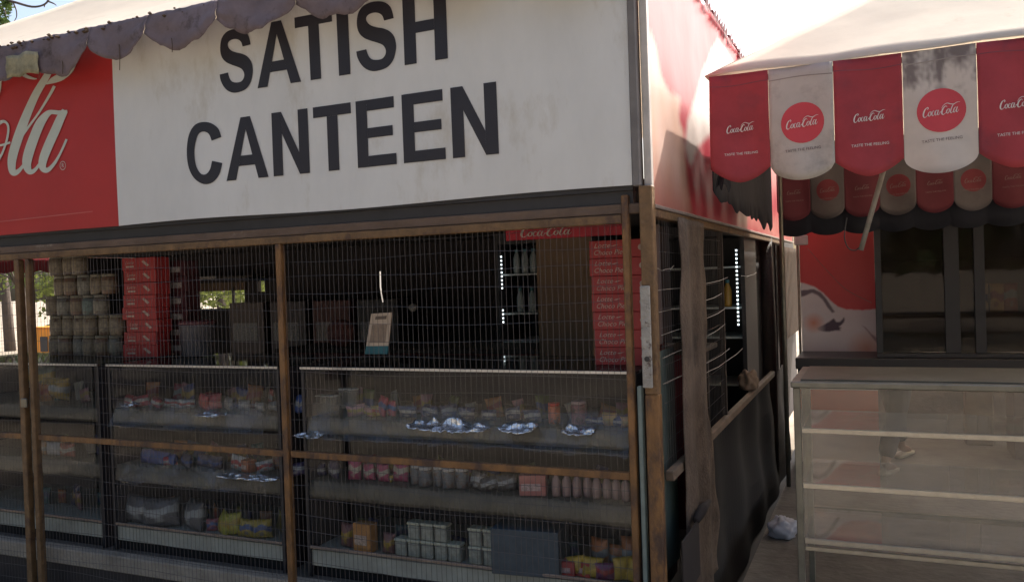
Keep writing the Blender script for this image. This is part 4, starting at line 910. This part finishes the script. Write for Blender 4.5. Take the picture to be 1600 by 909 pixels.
for i, (x, c, l) in enumerate(((-5.7, (.14, .10, .09), 'dark brown'), (-5.2, (.10, .08, .09), 'near black'), (-4.7, (.16, .05, .05), 'dark maroon'), (-4.2, (.09, .09, .1), 'slate'))):
    place('bx'+str(i), carton('bx'+str(i), c, .42, .3, .5), (x, 6.6, .95), f'large {l} storage carton stacked on the rack at the back wall')
rk = thing('storage_rack', 'low dark rack under the large cartons at the back wall', 'rack', (-5, 6.6, 0))
MB().box(-6.0, -3.9, 6.4, 6.9, .92, .95).build('rack_top', WOODD, rk)
for x in (-5.98, -3.96):
    for y in (6.42, 6.84): MB().box(x, x+.04, y, y+.04, .03, .919).build('leg', WOODD, rk)

# drape on the side, teal sheet
def trace(P, X, nm, mm, th_, label, cat, wavy=.0):
    pts = [at(x, y, 'X', X) for x, y in P]; n = len(pts)
    vs = [(X+wavy*math.sin(p.y*14+p.z*2), p.y, p.z) for p in pts]+[(X+th_+wavy*math.sin(p.y*14+p.z*2), p.y, p.z) for p in pts]
    mb = MB(); mb.add(vs, [tuple(range(n)), tuple(range(2*n-1, n-1, -1))]+[(i, (i+1) % n, n+(i+1) % n, n+i) for i in range(n)])
    return tag(mb.build(nm, mm, None), label, cat)
DR = mat('brown_hessian', (.14, .10, .075), .95, 0, .4, 5, .5, 60, stain=((.05, .035, .028), 4, .50, .66))
dp = thing('brown_drape', 'tattered brown drape hanging down the side of the canteen next to the corner post', 'drape', (XS+.03, 4.1, 0))
dm = MB()
YL = lambda z: 3.80+.10*max(0, (1.0-z))*.2
def drf(u, v):
    z = 1.85-1.84*v; yr = 4.36+.22*max(0, v-.45)*1.6+.05*noise.noise(Vector((0, z*5, 2)))-.35*max(0, v-.80)
    yl = 3.78+.03*noise.noise(Vector((0, z*4, 6)))
    y = yl+(yr-yl)*u; return (XS+.035+(.006+.010*max(0, .9-z))*math.sin(y*21+z*1.2)+.010*noise.noise(Vector((y*4, z*3, 1))), y, z+.03*noise.noise(Vector((y*9, 0, 2)))*v)
dm.grid(drf, 30, 50); dm.build('cloth', DR, dp, True, solid=.004)
a, b = at(1063, 846, 'X', XS+.06), at(1090, 899, 'X', XS+.06)
MB().box(XS+.062, XS+.07, a.y, b.y+.02, max(.005, b.z), a.z, .003).build('dark_patch', mat('dark_patch_cloth', (.03, .022, .02), .9), dp)  # near-black pieces paint the dark inside a hole and a tear
sm = MB(); sm.tube([at(1088, 812, 'X', XS+.065), at(1096, 797, 'X', XS+.067), at(1108, 782, 'X', XS+.065)], [.018, .028, .012], 8); sm.build('torn_hole', MATS['dark_patch_cloth'], dp, True)
tag(MB().grid(lambda u, v: (XS-.045+.006*math.sin(u*8), 3.50+.42*u, .25+1.0*v), 12, 6).build('green_sheet', mat('faded_green_sheet', (.07, .10, .09), .6, 0, .4, 4), None, True), 'faded dark green plastic sheet between corner post and brown drape', 'plastic sheet')
# upper side cloth behind wires
tag(MB().grid(lambda u, v: (XS-.06+.012*math.sin(u*17), 3.52+.5*u, 1.28+.54*v), 20, 6).build('brown_curtain', mat('dark_brown_curtain', (.10, .065, .055), .9, 0, .3, 5), None, True), 'dark brown curtain behind the side wires, above the green sheet', 'curtain')

# plastic bag on slab
def crumple(nm, loc, r, mm, label, cat, sx=1, sz=1):
    mb = MB()
    def f(u, v):
        a = u*2*math.pi; b = v*math.pi; d = Vector((math.cos(a)*math.sin(b), math.sin(a)*math.sin(b), math.cos(b)))
        k = r*(1+.35*noise.noise(d*2.1+Vector(loc))+.14*noise.noise(d*6)); return (d.x*k*sx, d.y*k, max(0, d.z*k*sz+r*sz*.7))
    mb.grid(f, 36, 18); o = mb.build(nm, mm, None, True); o.location = loc; return tag(o, label, cat)
p = at(1226, 838, 'Z', 0)
crumple('plastic_bag', (p.x-.01, p.y, .004), .085, mat('milky_plastic', (.55, .56, .62), .35, 0, .2, 10, trans=.3), 'crumpled white plastic bag lying on the pavement left of the empty glass case', 'plastic bag', 1, .8)
crumple('rag_bundle', (XS-.03, 6.2, .74), .09, mat('tan_rag', (.22, .16, .12), .9), 'tan rag bundle lying on the side rail of the canteen', 'rag', .8, .9)

# ------------------------------------------------------------------ person (behind the table)
def skinned(nm, pts, edges, mm, parent, sub=2):
    me = bpy.data.meshes.new(nm); me.from_pydata([p[:3] for p in pts], edges, []); o = bpy.data.objects.new(nm, me); COL.objects.link(o); me.materials.append(mm)
    o.parent = parent
    sk = o.modifiers.new('skin', 'SKIN')
    for i, p in enumerate(pts): 
        sv = me.skin_vertices[0].data[i]; rr = p[3]; sv.radius = (rr, rr if len(p) < 5 else p[4]); sv.use_root = (i == 0)
    sb = o.modifiers.new('sub', 'SUBSURF'); sb.levels = sub; sb.render_levels = sub; sk.use_smooth_shade = True
    return o
fa, fb = Vector((.20, 7.60, 0)), Vector((-.10, 6.98, 0))
H = Vector((.06, 7.30, 0))
per = thing('person', 'person in dark clothes and sandals walking behind the black table', 'person', H, world=False)
SKN = mat('brown_skin', (.20, .11, .07), .55, 0, .1); TRO = mat('dark_trousers', (.022, .022, .03), .85, 0, .2); SHI = mat('dark_brown_shirt', (.07, .05, .04), .85, 0, .2); HAI = mat('black_hair', (.01, .009, .009), .6)
la, lb = fa-H, fb-H
fwd = Vector((.42, .90, 0)).normalized(); side = Vector((fwd.y, -fwd.x, 0))
def V(s_, f_, z, r, r2=None): p = side*s_+fwd*f_; return (p.x, p.y, z, r) if r2 is None else (p.x, p.y, z, r, r2)
la_f, lb_f = la.dot(fwd), lb.dot(fwd)
body = [V(0, 0, .92, .13, .11), V(0, .01, 1.10, .125, .10), V(0, .02, 1.30, .145, .105), V(0, .03, 1.44, .09, .08), V(0, .035, 1.50, .052), V(0, .05, 1.58, .075), V(0, .055, 1.66, .09), V(0, .05, 1.73, .065),
 V(.19, .02, 1.40, .05), V(.25, -.08, 1.13, .04), V(.24, -.02, .90, .028), V(.23, .02, .82, .035, .02), V(-.19, .02, 1.40, .05), V(-.25, .10, 1.14, .04), V(-.23, .25, .95, .028), V(-.22, .31, .89, .035, .02),
 V(.09, 0, .86, .085), V(.09, lb_f*.45+.06, .48, .058), V(.09, lb_f, .09, .035), V(.09, lb_f+.15, .035, .032), V(-.09, 0, .86, .085), V(-.09, la_f*.5+.04, .48, .058), V(-.09, la_f, .09, .035), V(-.09, la_f+.15, .035, .032),
 V(0, .15, 1.635, .014)]
ed = [(0, 1), (1, 2), (2, 3), (3, 4), (4, 5), (5, 6), (6, 7), (2, 8), (8, 9), (9, 10), (10, 11), (2, 12), (12, 13), (13, 14), (14, 15), (0, 16), (16, 17), (17, 18), (18, 19), (0, 20), (20, 21), (21, 22), (22, 23), (6, 24)]
for base, sgn_ in ((11, 1), (15, -1)):
    b0 = Vector(body[base][:3])
    for k in range(5):
        q = b0+fwd*(.02*(k-2)+.005)+Vector((0, 0, -.07-(.015 if k in (2, 3) else 0))) if k else b0+fwd*.045+Vector((0, 0, -.035))
        body.append((q.x, q.y, q.z, .009)); ed.append((base, len(body)-1))
skinned('body', body, ed, SKN, per)
skinned('trousers', [V(0, 0, .98, .15, .13), V(.09, 0, .86, .105), V(.09, lb_f*.45+.06, .50, .082), V(.09, lb_f*.97, .13, .066), V(-.09, 0, .86, .105), V(-.09, la_f*.5+.04, .50, .082), V(-.09, la_f*.97, .13, .066)], [(0, 1), (1, 2), (2, 3), (0, 4), (4, 5), (5, 6)], TRO, per)
skinned('shirt', [V(0, 0, .92, .155, .13), V(0, .01, 1.12, .15, .125), V(0, .02, 1.31, .165, .125), V(0, .03, 1.43, .10, .09), V(.19, .02, 1.40, .07), V(.235, -.05, 1.22, .062), V(-.19, .02, 1.40, .07), V(-.235, .07, 1.22, .062)], [(0, 1), (1, 2), (2, 3), (2, 4), (4, 5), (2, 6), (6, 7)], SHI, per)
skinned('hair', [V(0, .02, 1.68, .085), V(0, .03, 1.735, .08), V(0, .0, 1.62, .05)], [(0, 1), (0, 2)], HAI, per)
SOL = mat('pale_sole', (.42, .38, .28), .7)
for s_, lf in ((.09, lb_f), (-.09, la_f)):
    mb = MB(); c = side*s_+fwd*(lf+.06)
    mb.grid(lambda u, v: tuple(c+fwd*((u-.5)*.27)+side*((v-.5)*.095*(1-.5*abs(2*u-1)**3))+Vector((0, 0, .018+.01*math.sin(u*3)))), 12, 4)
    mb.build('sandal', SOL, per, True, solid=.022)

# added tent, hidden behind: keeps the ground beyond the first one in shade
rtn = thing('rear_tent', 'further plain cream market tent standing behind the first one', 'tent', (1.6, 9.6, 0))
roof(-.55, 3.9, 6.72, 11.6, 2.45, 3.15, .03).build('canopy', CREAM, rtn, True, solid=.004)
for nm_, f_ in (('front', lambda u, v: (-.55+4.45*u, 6.71+.01*math.sin(u*60), 2.44-v*(.30-.05*abs(math.sin(u*math.pi*12))))), ('left', lambda u, v: (-.56, 6.72+4.88*u, 2.44-v*(.30-.05*abs(math.sin(u*math.pi*10)))))):
    MB().grid(f_, 120, 3).build('valance', CN, rtn, True, solid=.002)
for x, y in ((3.85, 6.8), (-.5, 11.5), (3.85, 11.5)): MB().tube([(x, y, 0), (x, y, 2.45)], .016, 8).build('pole', STEEL, rtn)
# ------------------------------------------------------------------ behind: low wall, trunks, trees, yellow cabinet
lw = thing('low_wall', 'low grimy masonry wall behind the tents', 'wall', (2.2, 9.6, 0))
MB().box(-.3, 5.5, 9.6, 9.8, 0, 1.0).build('masonry', mat('grimy_plaster', (.12, .10, .085), .9, 0, .5, 3, .4, 20), lw); MB().box(-.33, 5.53, 9.57, 9.83, 1.001, 1.05, .01).build('coping', CONC, lw)
p = at(1530, 700, 'Y', 8.3)
tag(MB().box(p.x-.10, p.x+.12, 8.3, 8.5, 0, 1.6, .01).build('wooden_post', mat('tan_timber', (.22, .17, .12), .8, 0, .3, 5), None), 'thick tan timber post behind the empty glass case', 'post')
place('bx9', carton('bx9', (.13, .08, .07), .8, .5, .55), (1.35, 8.0, .004), 'wide dull brown carton on the ground right of the tan timber post')

LEAF = mat('sunlit_leaves', (.075, .12, .03), .6, 0, .5, 2.5, trans=.5)  # plain leaf green
LEAF2 = mat('yellow_green_leaves', (.14, .17, .04), .6, 0, .4, 2.5, trans=.5)
BARK = mat('grey_bark', (.09, .07, .06), .9, 0, .3, 8)
def tree(x, y, h, r, label, seed, lm=LEAF, n=3200, ls=.10, base=.45):
    rn = random.Random(seed); t = thing('tree', label, 'tree', (x, y, 0), world=False)
    tk = MB(); top = Vector((rn.uniform(-.3, .3), rn.uniform(-.3, .3), h*.75)); tk.tube([(0, 0, -.35), top*.35+Vector((.08, 0, 0)), top*.7, top], [.16*h/6, .12*h/6, .08*h/6, .03], 9)
    cl = []
    for i in range(22):
        a = rn.random()*6.28; rr = r*rn.uniform(.25, 1); z = h*rn.uniform(base, 1.0); e_ = Vector((rr*math.cos(a), rr*math.sin(a), z)); s_ = top*rn.uniform(.35, .95)
        tk.tube([s_, s_.lerp(e_, .5)+Vector((0, 0, .15)), e_], [.035*h/6, .022*h/6, .008], 5); cl.append((e_, r*rn.uniform(.18, .42)))
    tk.build('trunk', BARK, t, True)
    lf = MB()
    for i in range(n):
        c, q = rn.choice(cl); d = Vector((rn.gauss(0, 1), rn.gauss(0, 1), rn.gauss(0, .7))).normalized()*q*rn.random()**.5; p = c+d
        u = Vector((rn.gauss(0, 1), rn.gauss(0, 1), rn.gauss(0, .6))).normalized(); v = u.orthogonal().normalized(); s_ = ls*rn.uniform(.6, 1.3)
        lf.add([p, p+u*s_*.5+v*s_*.28, p+u*s_, p+u*s_*.5-v*s_*.28], [(0, 1, 2, 3)])
    lf.build('crown', lm, t); return t
for i, (x, y, h, r, lm, lab) in enumerate((
  (-21.5, 15.5, 5.5, 2.6, LEAF2, 'leafy yellow green tree seen past the open left end of the canteen'),
  (-27, 19, 7, 3.0, LEAF, 'darker green tree farthest to the left beyond the canteen end'),
  (-18.5, 20, 6, 2.8, LEAF2, 'broad tree behind the yellow cabinet'),
  (-15.5, 16.5, 5, 2.4, LEAF2, 'bright tree seen through the back window of the canteen'))):
    tree(x, y, h, r, lab, 30+i, lm, 4200, .17, .22)
tree(9, 24, 5, 2.8, 'distant tree hidden low behind the market tent', 50, LEAF, 1500, .2, .3)
# added unseen trees behind the viewer, blocking sky light on the front
for i, (x, y, h, r) in enumerate(((-10, -6.5, 8, 3.6), (-4, -9, 9, 4), (4, -7, 8.5, 3.8), (10, -4.5, 9, 4.0), (-14, -1.5, 8, 3.6))):
    tree(x, y, h, r, ['broad shade tree at the left across the lane from the canteen', 'tallest shade tree straight across the lane', 'shade tree across the lane facing the market tent', 'shade tree at the right end across the lane', 'shade tree farthest left across the lane'][i], 70+i, mat('dark_leaves', (.05, .08, .025), .6, 0, .4, 2, trans=.25), 3000, .55, .16)
# overhanging branch top left
br = thing('overhanging_tree', 'tree whose bare twig and leaves reach into the top left corner of the sky', 'tree', (-11.5, 8.6, 0))
tb0 = at(-190, 200, 'Y', 8.6)
mb = MB(); mb.tube([(tb0.x, 8.6, -.3), (tb0.x+.1, 8.6, 2.5), tuple(at(-120, 30, 'Y', 8.6)), tuple(at(-60, -10, 'Y', 8.6)), tuple(at(0, 0, 'Y', 8.6))], [.16, .12, .08, .05, .02], 9)
for P, r0 in (([(0, 0), (20, 3), (50, 11), (70, 7), (79, -6), (90, -30)], .022), ([(74, 2), (84, 6), (88, 9)], .014), ([(20, 3), (25, 15), (26, 26), (22, 34)], .012), ([(-20, -6), (5, 14), (10, 30)], .014), ([(70, 7), (69, 12)], .012), ([(-60, -10), (-10, -40), (60, -60)], .03)):
    mb.tube(cr([at(x, y, 'Y', 8.6) for x, y in P], 4), [r0*(1-.6*i/((len(P)-1)*4)) for i in range((len(P)-1)*4+1)], 6)
mb.build('trunk', BARK, br, True)
lf = MB(); rn = random.Random(3)
cen = [(at(x, y, 'Y', 8.6+dy), q) for x, y, dy, q in ((-5, 5, 0, .14), (8, 18, .1, .10), (2, 32, -.1, .07), (-20, 20, .2, .2), (12, 6, 0, .08), (-30, -20, .2, .3), (10, 36, 0, .03), (-2, 40, 0, .04))]
for i in range(900):
    c, q = rn.choice(cen); d = Vector((rn.gauss(0, 1), rn.gauss(0, 1), rn.gauss(0, 1))).normalized()*q*rn.random()**.6; p = c+d
    u = Vector((rn.gauss(0, 1), rn.gauss(0, 1), rn.gauss(-.4, .6))).normalized(); v = u.orthogonal().normalized(); s_ = .06*rn.uniform(.6, 1.3)
    lf.add([p, p+u*s_*.5+v*s_*.24, p+u*s_, p+u*s_*.5-v*s_*.24], [(0, 1, 2, 3)])
lf.build('crown', LEAF, br)
p0, p1 = at(48, 511, 'Y', 9.6), at(100, 560, 'Y', 9.6)
yc = thing('yellow_cabinet', 'orange yellow street cabinet with a dark vent beyond the jar pile', 'cabinet', ((p0.x+p1.x)/2, 9.8, 0))
MB().box(p0.x, p1.x+.2, 9.6, 10.2, .05, p0.z-.02, .01).build('cabinet_body', mat('orange_yellow_paint', (.75, .28, .01), .5, 0, .15, 4), yc)
MB().box(p0.x-.03, p1.x+.23, 9.57, 10.23, p0.z-.019, p0.z, .004).build('top', MATS['orange_yellow_paint'], yc)
v0, v1 = at(62, 526, 'Y', 9.59), at(74, 540, 'Y', 9.59); MB().box(v0.x, v1.x, 9.592, 9.599, v1.z-.1, v0.z).build('vent', DARK, yc)
MB().box(p0.x, p1.x+.2, 9.65, 10.15, -.3, .049).build('plinth', CONC, yc)
for o in bpy.data.objects:
    if '_w' in o: del o['_w']
